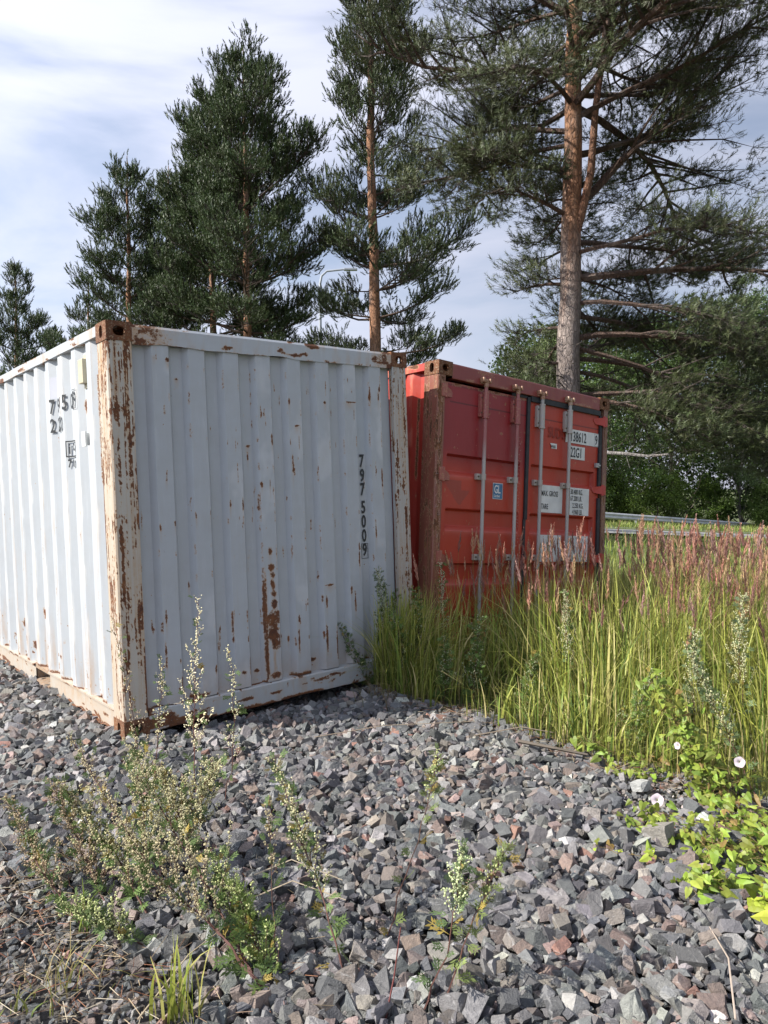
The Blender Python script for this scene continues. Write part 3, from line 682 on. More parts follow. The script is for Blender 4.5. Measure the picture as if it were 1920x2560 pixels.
def bar(x, parent, tinted):
    b = empty('locking_bar'); b.parent = red; yc = -.022
    V, F, u, z = sweep([(x + .0165 * math.cos(t), yc + .0165 * math.sin(t)) for t in np.linspace(0, 2 * math.pi, 15)], 'z', .07, 2.47, .03, 1)
    g = np.array([.36, .355, .34]); c = np.tile(g, (len(z), 1)) * (.85 + .3 * fbm(u * 20, z * 6, int(x * 10)))[:, None]
    if tinted:
        f = sstep(z + (vnoise(z * 9, z * 0, 2) - .5) * .1, 1.75 if x < .9 else 1.72, 2.0)[:, None] * .93; c = c * (1 - f) + np.array([.30, .07, .075]) * f
    mesh('bar', np.c_[V], F, M_R, b, True, {'col': c, 'rust': sstep(fbm(u * 40, z * 14, 8), .66, .8) * .5, 'stain': z * 0 + .1})
    cb = (.28, .06, .065) if tinted else (.38, .375, .36)
    mb = MB(); mb.box(x - .043, x + .043, -.004, DY + .006, 2.175, 2.375, .004); mb.tube([(x, yc, 2.17), (x, yc, 2.385)], .026, 12)
    mb.tube([(x, yc, 2.160), (x, yc, 2.175)], .030, 12); mb.tube([(x, yc, 2.375), (x, yc, 2.39)], .028, 12)
    q = len(mb.v); mb.c = [cb] * q
    for zz_ in (2.21, 2.34):
        for s in (-.034, .034): mb.tube([(x + s, -.010, zz_), (x + s, .002, zz_)], .007, 6, True, (.03, .03, .03))
    q = len(mb.v); mb.build('bearing_bracket', M_R, b, True, attrs={ 'rust': np.full(q, .2), 'stain': np.full(q, .1)})
    for zz_ in (1.646, .945, .35):
        mb = MB(); mb.box(x - .060, x + .052, -.003, DY + .0, zz_ - .022, zz_ + .03, .002, (.38, .37, .345)); mb.tube([(x, yc, zz_ - .022), (x, yc, zz_ + .03)], .023, 12, True, (.38, .37, .345))
        for s in (-.045, .040): mb.tube([(x + s, -.012, zz_ + .005), (x + s, .0, zz_ + .005)], .008, 6, True, (.03, .03, .03))
        q = len(mb.v); mb.build('guide_bracket', M_R, b, True, attrs={'rust': np.full(q, .15), 'stain': np.full(q, .2)})
    mb = MB(); mb.tube([(x, yc, 2.435), (x, yc, 2.50)], [.022, .020], 10); mb.box(x - .028, x + .004, yc - .022, yc + .008, 2.47, 2.497, .004); mb.box(x - .05, x + .045, -.012, .008, 2.462, 2.512, .006)
    mb.box(x - .055, x - .032, yc - .022, .004, 2.475, 2.515, .004); mb.box(x + .028, x + .046, yc - .022, .004, 2.472, 2.512, .004)
    q = len(mb.v); mb.build('cam_keeper', M_R, b, True, attrs={'col': np.tile((.27, .10, .08) if tinted or x < 1.5 else (.34, .24, .19), (q, 1)), 'rust': np.full(q, .38), 'stain': np.full(q, .3)})
bar(.555, dl, True); bar(.979, dl, True); bar(1.330, dr_, False); bar(1.754, dr_, False)
fx = lambda a: a + .024 * (a + 4.29) / 4.55
for (zc) in (2.345, 1.643, .943, .35):
    for side in (0, 1):
        mb = MB()
        if side == 0:
            mb.box(.045, .090, -.006, .030, zc - .055, zc + .055, .004); mb.tube([(.096, .004, zc - .06), (.096, .004, zc + .06)], .013, 8)
            mb.add([(.10, -.004, zc + .035), (.10, .03, zc + .035), (.175, .026, zc + .018), (.195, .026, zc - .01), (.19, .026, zc - .045), (.10, -.004, zc - .052), (.10, .03, zc - .052)],
                   [(0, 2, 3, 4, 5), (0, 1, 2), (5, 4, 6), (1, 0, 5, 6)])
            cc = (.30, .08, .06)
        else:
            mb.box(2.345, 2.40, -.012, .03, zc - .048, zc + .048, .004); mb.tube([(2.352, -.004, zc - .055), (2.352, -.004, zc + .055)], .015, 8)
            mb.add([(2.34, -.012, zc + .042), (2.34, .02, zc + .042), (2.22, .024, zc + .026), (2.205, .024, zc + .0), (2.24, .024, zc - .032), (2.34, -.012, zc - .042), (2.34, .02, zc - .042)],
                   [(0, 2, 3, 4, 5)[::-1], (0, 2, 1), (5, 6, 4), (1, 6, 5, 0)]); cc = (.42, .045, .035)
        q = len(mb.v); mb.build('hinge', M_R, red, attrs={'col': np.tile(cc, (q, 1)), 'rust': np.full(q, .1 if side else .22), 'stain': np.full(q, .0)})
mb = MB(); mb.box(2.245, 2.295, .0, DY, 1.87, 1.915, .003); mb.box(2.27, 2.305, -.008, .01, 1.885, 1.90, .002); mb.build('latch', M_GALV, red)
# decals
def decal(name, x0, x1, z0, z1, mat, parent, lift=.0, ragged=False):
    bm = bmesh.new()
    if ragged:
        v = [bm.verts.new((a, b, 0)) for a, b in ((x0 + .02, z0), (x1, z0), (x1, z1), (x0, z1), (x0 + .028, z1 - .03), (x0 + .018, (z0 + z1) / 2), (x0 + .026, z0 + .03))]; bm.faces.new(v)
    else: bm_rect(bm, x0, x1, z0, z1)
    return place_marks(bm, name, mat, parent, lambda a, b: (a + .024 * (a + 4.29) / 4.55, DY - .0055 - lift, b))
def dtext(lines, parent, mat=M_INK, name='lettering'):
    bm = bmesh.new()
    for (s, xl, zt, size, sx, sp) in lines:
        t_ = text_tris(s, size, sx, .0008 if size < .06 else .0018, sp); xs = [v.co.x for v in t_.verts]; ys = [v.co.y for v in t_.verts]
        for v in t_.verts: v.co.x += xl - min(xs); v.co.y += zt - max(ys)
        me_ = bpy.data.meshes.new('t'); t_.to_mesh(me_); t_.free(); bm.from_mesh(me_); bpy.data.meshes.remove(me_)
    return place_marks(bm, name, mat, parent, lambda a, b: (a + .024 * (a + 4.29) / 4.55, DY - .0085, b))
p1 = decal('number_plate_decal', 1.70, 2.275, 2.082, 2.218, M_PLATE, red, ragged=True)
dtext([('138612', 1.812, 2.200, .100, .60, 1.06), ('9', 2.205, 2.200, .100, .60, 1)], p1)
bm = bmesh.new(); bm_frame(bm, 2.190, 2.268, 2.087, 2.213, .002); place_marks(bm, 'check_digit_frame', M_INK, p1, lambda a, b: (a + .024 * (a + 4.29) / 4.55, DY - .0085, b))
p2 = decal('type_code_decal', 1.795, 2.040, 1.925, 2.055, M_PLATE, red); dtext([('22G1', 1.805, 2.042, .10, .60, 1.04)], p2)
p3 = decal('weight_decal', 1.372, 1.700, 1.378, 1.640, M_PLATE, red); dtext([('MAX. GROSS', 1.380, 1.588, .052, .60, 1.03), ('TARE', 1.380, 1.462, .052, .60, 1.03)], p3)
p4 = decal('weight_decal', 1.818, 2.130, 1.372, 1.642, M_PLATE, red)
dtext([('30.480 KG.', 1.828, 1.626, .050, .60, 1.04), ('67.200 LB.', 1.828, 1.562, .050, .60, 1.04), ('2.250 KG.', 1.862, 1.492, .050, .60, 1.04), ('4.960 LB.', 1.862, 1.428, .050, .60, 1.04)], p4)
p5 = decal('weight_decal', 1.372, 1.700, .91, 1.165, M_PLATE, red)
p6 = decal('weight_decal', 1.818, 2.130, .91, 1.165, M_PLATE, red); dtext([('1.172', 1.86, .965, .045, .60, 1.04)], p6)
p7 = decal('certificate_sticker', .706, .836, 1.468, 1.612, M_PLATE, red); bm = bmesh.new(); bm_rect(bm, .711, .831, 1.473, 1.607); place_marks(bm, 'blue_field', M_BLUE, p7, lambda a, b: (a + .024 * (a + 4.29) / 4.55, DY - .0072, b))
dtext([('GL', .722, 1.594, .074, .70, .92), ('Certified', .720, 1.508, .022, .72, 1.0)], p7, M_PLATE)
p8 = decal('small_sticker', 1.488, 1.592, 1.998, 2.048, M_PLATE, red, ragged=True); dtext([('PASS', 1.512, 2.030, .026, .8, 1)], p8)
dtext([('SUDU', 1.46, 2.205, .105, .68, 1.1)], red, M_GHOST, 'faded_lettering')
rr_ = random.Random(4); mb = MB()   # chalk scribble
for k in range(34):
    z0 = 2.05 - k * .030 + rr_.uniform(-.006, .006); x0 = 1.075 + rr_.uniform(-.01, .01)
    p = [(x0 + rr_.uniform(-.016, .016), DY - .007, z0 + rr_.uniform(-.012, .012)) for _ in range(3)]
    mb.tube(p, .0011, 3)
for k in range(22):
    z0 = 1.95 - rr_.random() * .9; x0 = .02 + rr_.random() * .05; mb.tube([(x0, .002, z0), (x0 + rr_.uniform(-.02, .02), .002, z0 - .03), (x0 + rr_.uniform(-.02, .02), .002, z0 - .02)], .0011, 3)
mb.build('chalk_scribble', M_CHALK, red)
# ------------------------------------------------------------------ vegetation tools
def seg_mesh(S, n=4):
    """S: rows p0(3) p1(3) r0 r1 -> open prisms, one mesh"""
    S = np.asarray(S, float); p0 = S[:, :3]; p1 = S[:, 3:6]; d = p1 - p0; ln = np.linalg.norm(d, axis=1, keepdims=True) + 1e-9; d = d / ln
    h = np.where(np.abs(d[:, 2:3]) < .9, np.array([[0, 0, 1.]]), np.array([[1., 0, 0]])); a = np.cross(d, h); a /= np.linalg.norm(a, axis=1, keepdims=True); b = np.cross(d, a)
    t = np.arange(n) * 2 * np.pi / n; ring = a[:, None] * np.cos(t)[None, :, None] + b[:, None] * np.sin(t)[None, :, None]
    V = np.concatenate([p0[:, None] + ring * S[:, 6][:, None, None], p1[:, None] + ring * S[:, 7][:, None, None]], 1)
    k = np.arange(n); q = np.stack([k, (k + 1) % n, n + (k + 1) % n, n + k], 1); F = (q[None] + (np.arange(len(S)) * 2 * n)[:, None, None]).reshape(-1, 4)
    return V.reshape(-1, 3), F
def orient(D, r):
    """frames with z along D, random roll -> (n,3,3) columns x,y,z"""
    D = D / (np.linalg.norm(D, axis=1, keepdims=True) + 1e-9); q = r.normal(size=D.shape); a = np.cross(D, q); a /= np.linalg.norm(a, axis=1, keepdims=True) + 1e-9; b = np.cross(D, a)
    return np.stack([a, b, D], 2)
def place(protos, P, D, s, col, r, M=None):
    """instances of (V,F,shade) protos at P with z along D; returns V,F,C"""
    if M is None: M = orient(np.asarray(D, float), r)
    wh = r.randint(0, len(protos), len(P)); Vs, Fs, Cs = [], [], []; b = 0
    for q, (pv, pf, sh) in enumerate(protos):
        m = wh == q
        if not m.any(): continue
        V = np.einsum('nij,vj->nvi', M[m], pv) * s[m][:, None, None] + P[m][:, None]; c = int(m.sum())
        Vs.append(V.reshape(-1, 3)); Fs.append((pf[None] + (np.arange(c) * len(pv))[:, None, None]).reshape(-1, pf.shape[1]) + b)
        Cs.append((col[m][:, None] * sh[None, :, None]).reshape(-1, 3)); b += c * len(pv)
    return np.concatenate(Vs), np.concatenate(Fs), np.concatenate(Cs)
def shoot_proto(r, n, ln, nl, wd, ang=(.5, 1.35)):
    """a pine shoot of unit length: needles (thin triangles) leaving the twig at an angle"""
    V = []; F = []
    for k in range(n):
        t = (k + r.rand()) / n; a = r.uniform(0, 2 * np.pi); el = r.uniform(*ang); dr = np.array([np.cos(a) * np.sin(el), np.sin(a) * np.sin(el), np.cos(el)])
        p = np.array([0, 0, t * ln]); sd = np.cross(dr, [0, 0, 1]); sd /= np.linalg.norm(sd) + 1e-6; L1 = nl * r.uniform(.75, 1.2)
        b = len(V); V += [p - sd * wd * .5, p + sd * wd * .5, p + dr * L1 + sd * wd * .18]; F.append((b, b + 1, b + 2))
    return np.array(V), np.array(F), np.ones(len(V))

def pine(name_label, base, H, r0, env, crown0, seed, n_whorl=26, group=None, detail=1.0, col=(.048, .078, .031), lean=(0, 0), limbs=None, up=.72, orange=.35, nt_=2, puff=.82, tuft=.20, dens=1.0, ncol=None, top_bend=0):
    r = rs(seed); base = np.array(base, float)
    root = empty('pine_tree', tuple(base), label=name_label, cat='tree', group=group)
    zz = np.linspace(0, 1, 24); wob = np.c_[np.cumsum(r.normal(0, .0035, 24)) * H, np.cumsum(r.normal(0, .0035, 24)) * H]
    wob -= wob[0]; T = np.c_[wob[:, 0] * .35 + lean[0] * zz * H, wob[:, 1] * .35 + lean[1] * zz * H, zz * H]
    rad = r0 * (1 - zz) ** .8 + .012; rad[0] *= 1.25; rad[1] *= 1.06
    mb = MB(); mb.tube([tuple(p) for p in T], list(rad), 16, False); V = np.array(mb.v); z = V[:, 2] / H
    g = sstep(z + (fbm(np.arctan2(V[:, 1], V[:, 0]) * 2, V[:, 2] * 1.2, seed) - .5) * .25, orange - .06, orange + .12)[:, None]
    c = np.array([.36, .30, .27]) * (1 - g) + np.array([.52, .26, .14]) * g
    mesh('trunk', V, mb.f, M_BARK, root, True, {'col': c})
    at = lambda t: np.array([np.interp(t, zz, T[:, k]) for k in range(3)])
    segs = []; TP = []; TD = []; TS = []; small = 1.
    def twig(p, d, L, rr, lvl, s_up):
        nonlocal small
        if lvl == 0: small = min(1., .45 + .40 * L)
        """recursive limb: returns nothing, fills segs and tuft lists"""
        n = 7 if lvl == 0 else (4 if lvl == 1 else 2); pts = [p]; q = p.copy(); dd = d.copy()
        for k in range(n):
            dd = dd + r.normal(0, .10, 3) * (1 if lvl else .8) + np.array([0, 0, s_up / n]); dd /= np.linalg.norm(dd); q = q + dd * L / n; pts.append(q.copy())
        for k in range(n):
            a = rr * (1 - k / n) ** .8 + .004; b = rr * (1 - (k + 1) / n) ** .8 + .003; segs.append((*pts[k], *pts[k + 1], a, b))
        if lvl == 2:
            TP.append(pts[-1] - dd * tuft * .5); TD.append(dd); TS.append(1.)
            for q_ in range(nt_): TP.append(pts[r.randint(0, 3)] + r.normal(0, .05, 3)); TD.append(dd + r.normal(0, .55, 3)); TS.append(r.uniform(.7, 1))
            return
        if lvl == 0: m = max(2, int(L * (4.2 if detail > 1 else 5.5) * dens)); s0 = .25 if detail > 1 else .32
        else:   # puffs of shoots gathered along the outer part of each branchlet
            for s in ((.45, .75, 1.0) if L > .45 else (.6, 1.0)):
                i = min(n - 1, int(s * n - .01)); c = pts[i] + (pts[i + 1] - pts[i]) * (s * n - i); rb = r.uniform(.10, .21) * puff * small; k_ = int(r.uniform(7, 12) * dens * (.55 + .45 * small))
                for _ in range(k_):
                    o_ = r.normal(0, 1, 3) * rb * [1, 1, .6] + dd * rb * .5; segs.append((*c, *(c + o_), .0028, .0016))
                    TP.append(c + o_); TD.append(o_ / (np.linalg.norm(o_) + 1e-6) * .5 + dd * .7 + r.normal(0, .28, 3) + [0, 0, .45]); TS.append(r.uniform(.75, 1.1))
            return
        for j in range(m):
            s = s0 + (1 - s0) * (j + r.rand()) / m; i = min(n - 1, int(s * n)); f = s * n - i; P = pts[i] * (1 - f) + pts[i + 1] * f; ax = pts[i + 1] - pts[i]; ax /= np.linalg.norm(ax)
            sd = np.cross(ax, [0, 0, 1.]); sd /= np.linalg.norm(sd) + 1e-6; sg = 1 if (j % 2) else -1
            dv = ax * r.uniform(.35, 1.0) + sd * sg * r.uniform(.4, 1.0) + np.array([0, 0, r.uniform(-.35, .5)]); dv /= np.linalg.norm(dv)
            twig(P, dv, min(L * .5, (1 - s * .72) * L * .46 + .14) * r.uniform(.55, 1.3), rr * .34, 1, s_up * .6 + .12)
        TP.append(pts[-1] - dd * tuft * .4); TD.append(dd); TS.append(1.1)
    if detail <= 1: n_whorl = int(n_whorl * .62)
    for wi in range(n_whorl):
        t = crown0 + (.985 - crown0) * max(0., (wi + r.uniform(-.3, .3)) / (n_whorl - 1)) ** .9; t = min(max(t, crown0), .99)
        tt = max(0., (t - crown0) / (1 - crown0)); nb = (r.randint(4, 7) if tt < .7 else 4) if detail <= 1 else r.randint(2, 5); wf = r.uniform(.75, 1.12); a0 = r.uniform(0, 2 * np.pi)
        for b in range(nb):
            az = a0 + 2 * np.pi * b / nb + r.uniform(-.4, .4); L = env(tt, az) * wf * r.uniform(.6, 1.2) * (1.05 if detail <= 1 else 1)
            if L < .12 or (tt > .95 and detail <= 1): continue
            if t < (.48 if detail > 1 else .55) and math.sin(az) < -.35 and r.rand() < (.75 if detail > 1 else .55): continue
            el = -.12 + up * 1.25 * tt ** 1.1 + r.uniform(-.18, .2)
            d = np.array([math.cos(az) * math.cos(el), math.sin(az) * math.cos(el), math.sin(el)])
            twig(at(t), d, L, .010 + .011 * L, 0, (.45 + .3 * tt) if detail <= 1 else r.uniform(-.5, .35))
    for k in range(9):
        t = .87 + .13 * k / 8; TP.append(at(t)); TD.append(np.array([0, 0, 1.]) + r.normal(0, .35, 3)); TS.append(.9)
    for lim in (limbs or []):
        h, az, L, el, sag, rad_ = lim[:6]; az = R(az); el = R(el)
        d = np.array([math.cos(az) * math.cos(el), math.sin(az) * math.cos(el), math.sin(el)]); twig(at((h - base[2]) / H), d, L, rad_, 0, sag)
    # dead bare stubs on the lower trunk
    for k in range(int(5 + 5 * detail)):
        t = r.uniform(crown0 * .55, crown0 * 1.25); az = r.uniform(0, 6.28); el = r.uniform(-.3, .4); d = np.array([math.cos(az), math.sin(az), math.tan(el)]); p = at(t); L = r.uniform(.2, .8)
        q = p + d * L * .5 + [0, 0, .04]; segs.append((*p, *q, .014, .010)); segs.append((*q, *(q + d * L * .4 + r.normal(0, .08, 3)), .010, .004))
    V, F = seg_mesh(segs, 5 if detail > 1 else 4); sz = np.repeat(np.array(segs)[:, 6], 10 if detail > 1 else 8)
    g = sstep(sz, .012, .03)[:, None]; c = np.array([.055, .045, .036]) * (1 - g) + np.array([.14, .085, .06]) * g
    mesh('branches', V, F, M_BARK, root, False, {'col': c})
    TP = np.array(TP); TD = np.array(TD); TS = np.array(TS) * tuft * r.uniform(.75, 1.25, len(TS))
    TD = TD / np.linalg.norm(TD, axis=1, keepdims=True) + np.array([0, 0, .25]); 
    pr = [shoot_proto(r, 20, 1, .48, .062) if detail > 1 else shoot_proto(r, 18, 1, .42, .12, (.3, .95)) for _ in range(5)]
    c = np.array(ncol if ncol is not None else col) * r.uniform(.6, 1.6, (len(TP), 1)) * np.array([1, 1, 1]) + r.uniform(0, .012, (len(TP), 3)) * [1, .6, 0]
    V, F, C = place(pr, TP, TD, TS, c, r)
    mesh('needles', V, F, M_NEED, root, False, {'col': C})
    return root
def ekey(pts):
    xs = [p[0] for p in pts]; ys = [p[1] for p in pts]; return lambda t, az: float(np.interp(t, xs, ys))
def gz(x, y): return float(hz(x, y)) - .05
G = 'pine trees behind the containers'
pine('small narrow pine at the far left edge, standing apart from the other pines', (-15.6, 32, gz(-15.6, 32)), 11.3, .15, ekey([(0, 1.9), (.45, 1.5), (.8, .8), (1, .15)]), .28, 21, 22, G, .8, lean=(.012, 0))
pine('tiny sparse young pine just right of the far left pine', (-15.0, 34, gz(-15, 34)), 8.9, .08, ekey([(0, 1.1), (.5, .8), (1, .12)]), .35, 22, 11, G, .6, dens=.7)
pine('low bushy pine, leftmost of the tight clump behind the white container', (-11.6, 30, gz(-11.6, 30)), 10.1, .13, ekey([(0, 2.2), (.5, 1.5), (1, .15)]), .2, 23, 16, G, .8)
pine('pointed pine left of centre in the clump, lower than the two on its right', (-8.9, 27, gz(-8.9, 27)), 13.5, .17, ekey([(0, 2.8), (.35, 2.4), (.65, 1.5), (.85, .8), (1, .2)]), .26, 24, 26, G, .9, lean=(-.016, 0))
pine('slender pine squeezed between two taller pines in the clump', (-8.0, 28.5, gz(-8, 28.5)), 13.7, .14, ekey([(0, 2.2), (.5, 1.5), (.8, .8), (1, .2)]), .3, 25, 22, G, .8)
pine('dense dark pine directly left of the tallest pine of the clump', (-5.45, 25, gz(-5.5, 25)), 14.6, .16, ekey([(0, 2.5), (.3, 2.6), (.6, 1.9), (.85, 1.0), (1, .2)]), .3, 26, 30, G, 1, lean=(-.014, 0), dens=1.15)
pine('tallest pine of the clump, orange trunk showing to the right of its neighbours', (-4.15, 23, gz(-4.1, 23)), 14.9, .17, lambda t, az: float(np.interp(t, [0, .2, .45, .7, .9, 1], [1.9, 2.8, 2.2, 1.6, .8, .2])) * (1.08 if math.cos(az) > 0 else .85), .34, 27, 30, G, 1, lean=(-.006, 0), orange=.3)
pine('tall slim pine with bare orange lower trunk, above the gap between the containers', (-.30, 22, gz(-.3, 22)), 19.5, .20, lambda t, az: float(np.interp(t, [0, .12, .3, .45, .75, 1], [1.9, 2.2, 1.9, 1.5, 1.35, .3])) * (1.12 if math.cos(az) > 0 else .9), .24, 28, 38, G, 1, orange=.2, col=(.062, .088, .042), dens=.95)
# the big near pine: limbs as they leave the trunk (height, azimuth, length, elevation, upturn, radius)
BIGL = [(8.35, 175, 3.4, 6, .25, .065), (6.75, 172, 1.9, 24, -.1, .05), (6.1, 8, 3.6, 34, -.35, .075), (7.0, 20, 3.0, 18, .1, .06), (5.0, -6, 4.4, 8, -.35, .065), (4.0, -12, 3.3, 12, -.75, .055),
        (3.0, -25, 2.4, 8, -.45, .04), (4.9, 150, 1.0, 20, -.5, .035), (5.6, 25, 3.4, 10, -.2, .05), (4.4, 30, 3.8, 6, -.6, .045), (3.7, 5, 4.0, 0, -.5, .04), (3.4, 60, 2.8, 0, -.4, .035),
        (4.6, -30, 3.6, 2, -.7, .04), (5.4, -40, 2.8, 5, -.3, .04), (6.0, 200, 1.5, 20, 0, .04), (4.2, 165, .9, 12, -.5, .03), (3.6, 190, .8, 0, -.3, .028), (5.2, 60, 3.0, 8, -.2, .04), (7.6, -20, 3.4, 15, 0, .05),
        (7.4, 150, 3.0, 20, -.1, .05), (8.0, 40, 3.6, 20, 0, .05), (8.6, -60, 3.0, 15, 0, .05), (8.8, 5, 4.0, 22, 0, .06), (9.2, 190, 3.6, 22, 0, .06), (3.5, 20, 4.2, 0, -.55, .035), (3.9, -14, 4.4, -2, -.5, .04)]
pine('big old pine close behind the red container, forked orange trunk and wide drooping limbs', (3.05, 12.6, gz(3.1, 12.6)), 15.5, .22, lambda t, az: float(np.interp(t, [0, .2, .35, .5, .8, 1], [2.2, 2.5, 3.2, 3.6, 2.6, .5])) * (1.15 if math.cos(az) > -.2 else .40 if t < .3 else .85), .20, 31, 30, None, 1.5, lean=(.012, 0), limbs=BIGL, tuft=.15, puff=.84, dens=1.42, orange=.33, ncol=(.052, .070, .030), up=.45)
# second stem and bare dead limb belong to the big pine
big = bpy.data.objects['pine_tree.008']
mb = MB(); mb.tube([(.07, -.02, 5.55), (.18, -.08, 6.05), (.31, -.14, 6.7), (.38, -.12, 7.7), (.58, -.05, 9.2), (.9, 0, 10.8), (1.1, 0, 12)], [.05, .068, .062, .055, .048, .04, .03], 12, False)
mb.build('second_stem', M_BARK, big, True, {'col': np.tile((.34, .17, .10), (len(mb.v), 1))})
mb = MB(); z0 = 2.1
P = [(.12, -.1, z0 + .05), (.35, -.7, z0 + .04), (.62, -1.1, z0 + .0), (.85, -1.4, z0 - .05), (1.08, -1.6, z0 - .03)]
mb.tube(P, [.035, .03, .026, .022, .014], 7)
for i, d in ((1, (.1, 0, -.28)), (1, (.2, 0, .12)), (2, (.05, .0, -.22)), (3, (.15, 0, .08)), (2, (.1, 0, .14))): mb.tube([P[i], (P[i][0] + d[0] * .6, P[i][1], P[i][2] + d[2] * .5), (P[i][0] + d[0] * 1.3, P[i][1], P[i][2] + d[2])], [.009, .006, .003], 4)
mb.build('dead_branch', M_BARK, big, False, {'col': np.tile((.30, .28, .26), (len(mb.v), 1))})

# ------------------------------------------------------------------ broadleaf trees and bushes
def leaf_proto(r, n=5, spread=1.0, ln=.42, wd=.26):
    V = []; F = []
    for k in range(n):
        p = r.normal(0, .30, 3) * spread; a = r.normal(size=3); a[2] = -abs(a[2]) * .6; a /= np.linalg.norm(a); s = np.cross(a, r.normal(size=3)); s /= np.linalg.norm(s); b = len(V)
        V += [p, p + a * ln * .45 + s * wd * .5, p + a * ln, p + a * ln * .45 - s * wd * .5]; F.append((b, b + 1, b + 2, b + 3))
    return np.array(V), np.array(F), np.repeat(r.uniform(.75, 1.25, n), 4)
def broadleaf(name, label, cat, base, H, rad, seed, n_leaf, ls, col, group=None, low=.12, trunk=(.16, .13, .10), tr=.1, blobs_=9):
    r = rs(seed); root = empty(name, base, label=label, cat=cat, group=group)
    segs = []; P = [np.array([0, 0, 0.])]; d = np.array([r.normal(0, .04), r.normal(0, .04), 1])
    for k in range(8): q = P[-1] + d * H * .9 / 8 + np.r_[r.normal(0, .012 * H, 2), 0]; segs.append((*P[-1], *q, tr * (1 - k / 8) + .012, tr * (1 - (k + 1) / 8) + .012)); P.append(q)
    cs = []
    for k in range(blobs_ * 3):
        t = low + (.97 - low) * (k + r.rand()) / (blobs_ * 3); i = min(7, int(t * 8)); a = r.uniform(0, 6.28); rr = rad * (math.sin(math.pi * min(1, (t * .82 + .18))) ** .6) * r.uniform(.35, .95)
        c = P[i] + (P[i + 1] - P[i]) * (t * 8 - i) + np.array([math.cos(a) * rr, math.sin(a) * rr, r.uniform(-.02, .12) * H]); s = rad * r.uniform(.2, .42)
        st = P[max(0, i - 1)]; mid = (st + c) / 2 + r.normal(0, .05 * H, 3) * .4; segs.append((*st, *mid, tr * .3, tr * .2)); segs.append((*mid, *c, tr * .2, .008)); cs.append((c, s))
        for _ in range(2): e = c + r.normal(0, s * .7, 3); segs.append((*c, *e, .012, .004))
    V, F = seg_mesh(segs, 6); mesh('trunk', V, F, M_BARK, root, False, {'col': np.tile(trunk, (len(V), 1))})
    w_ = np.array([c[1] ** 2 for c in cs]); k = r.choice(len(cs), n_leaf, p=w_ / w_.sum()); C = np.array([c[0] for c in cs])[k]; S_ = np.array([c[1] for c in cs])[k]
    dv = r.normal(size=(n_leaf, 3)); dv /= np.linalg.norm(dv, axis=1, keepdims=True); Q = C + dv * (S_ * r.uniform(.25, 1.15, n_leaf))[:, None] * [1, 1, .75]
    Q[:, 2] = np.maximum(Q[:, 2], .05)
    tone = (.7 + .6 * r.rand(len(cs)))[k] * r.uniform(.8, 1.25, n_leaf)
    cc = np.array(col) * tone[:, None] + r.uniform(0, .015, (n_leaf, 1)) * [1, 1, 0]
    V, F, Cc = place([leaf_proto(r) for _ in range(6)], Q, r.normal(size=(n_leaf, 3)), np.full(n_leaf, ls) * r.uniform(.7, 1.3, n_leaf), cc, r)
    mesh('crown', V, F, M_LEAF, root, False, {'col': Cc}); return root
GR = 'broadleaf trees beyond the guardrail'
BR = 1.45
trees = [ # x, y, H, rad, col, label
 (7.5, 34, 9.4, 2.0, (.11, .15, .055), 'pale green birch whose light top shows left of the big pine trunk'),
 (11.5, 48, 11.0, 3.1, (.050, .085, .02), 'dark leafy tree behind the red container and the near end of the guardrail'),
 (16, 51, 13.5, 3.6, (.040, .07, .018), 'tall dark tree standing behind the middle of the guardrail'),
 (21.5, 56, 16.5, 4.2, (.045, .085, .018), 'broad green tree beyond the guardrail, half hidden by hanging pine twigs'),
 (28.5, 60, 18.5, 4.4, (.045, .09, .02), 'large leafy tree rising beyond the far end of the guardrail'),
 (34, 61, 20, 4.8, (.045, .08, .02), 'dark leafy tree at the right edge of the photo'),
]
for i, (x, y, H, ra, c, lab) in enumerate(trees):
    broadleaf('broadleaf_tree', lab, 'tree', (x, y, gz(x, y)), H, ra, 60 + i, 5000, .34 if y > 40 else .20, tuple(v * (BR if y > 40 else 1) for v in c), GR, .06, tr=.14, blobs_=12)
broadleaf('birch_tree', 'slim light green birch at the upper right edge with sky around its top', 'tree', (26, 55, gz(26, 55)), 20, 2.3, 75, 5200, .27, (.085, .125, .05), None, .08, trunk=(.20, .19, .17), tr=.07, blobs_=12)
GB = 'bushes along the guardrail'
bush = [(14.5, 49, 3.2, 2.0, (.085, .14, .022), 'bright green bush above the left half of the guardrail'), (19, 52.5, 3.6, 2.3, (.08, .13, .02), 'yellow green bush above the middle of the guardrail'),
        (24.4, 57, 3.4, 2.2, (.07, .125, .02), 'green bush behind the right part of the guardrail'), (27.0, 53.4, 3.6, 1.6, (.085, .14, .03), 'round green bush covering the far end of the guardrail'),
        (30.8, 54, 5.8, 3.0, (.07, .12, .02), 'tall dense bush at the right edge beyond the guardrail'), (12.3, 48, 2.8, 1.8, (.055, .10, .02), 'low dark bush at the container side of the guardrail')]
for i, (x, y, H, ra, c, lab) in enumerate(bush):
    broadleaf('bush', lab, 'bush', (x, y, gz(x, y)), H, ra, 90 + i, 3000, .26, c, GB, .05, tr=.05, blobs_=9)
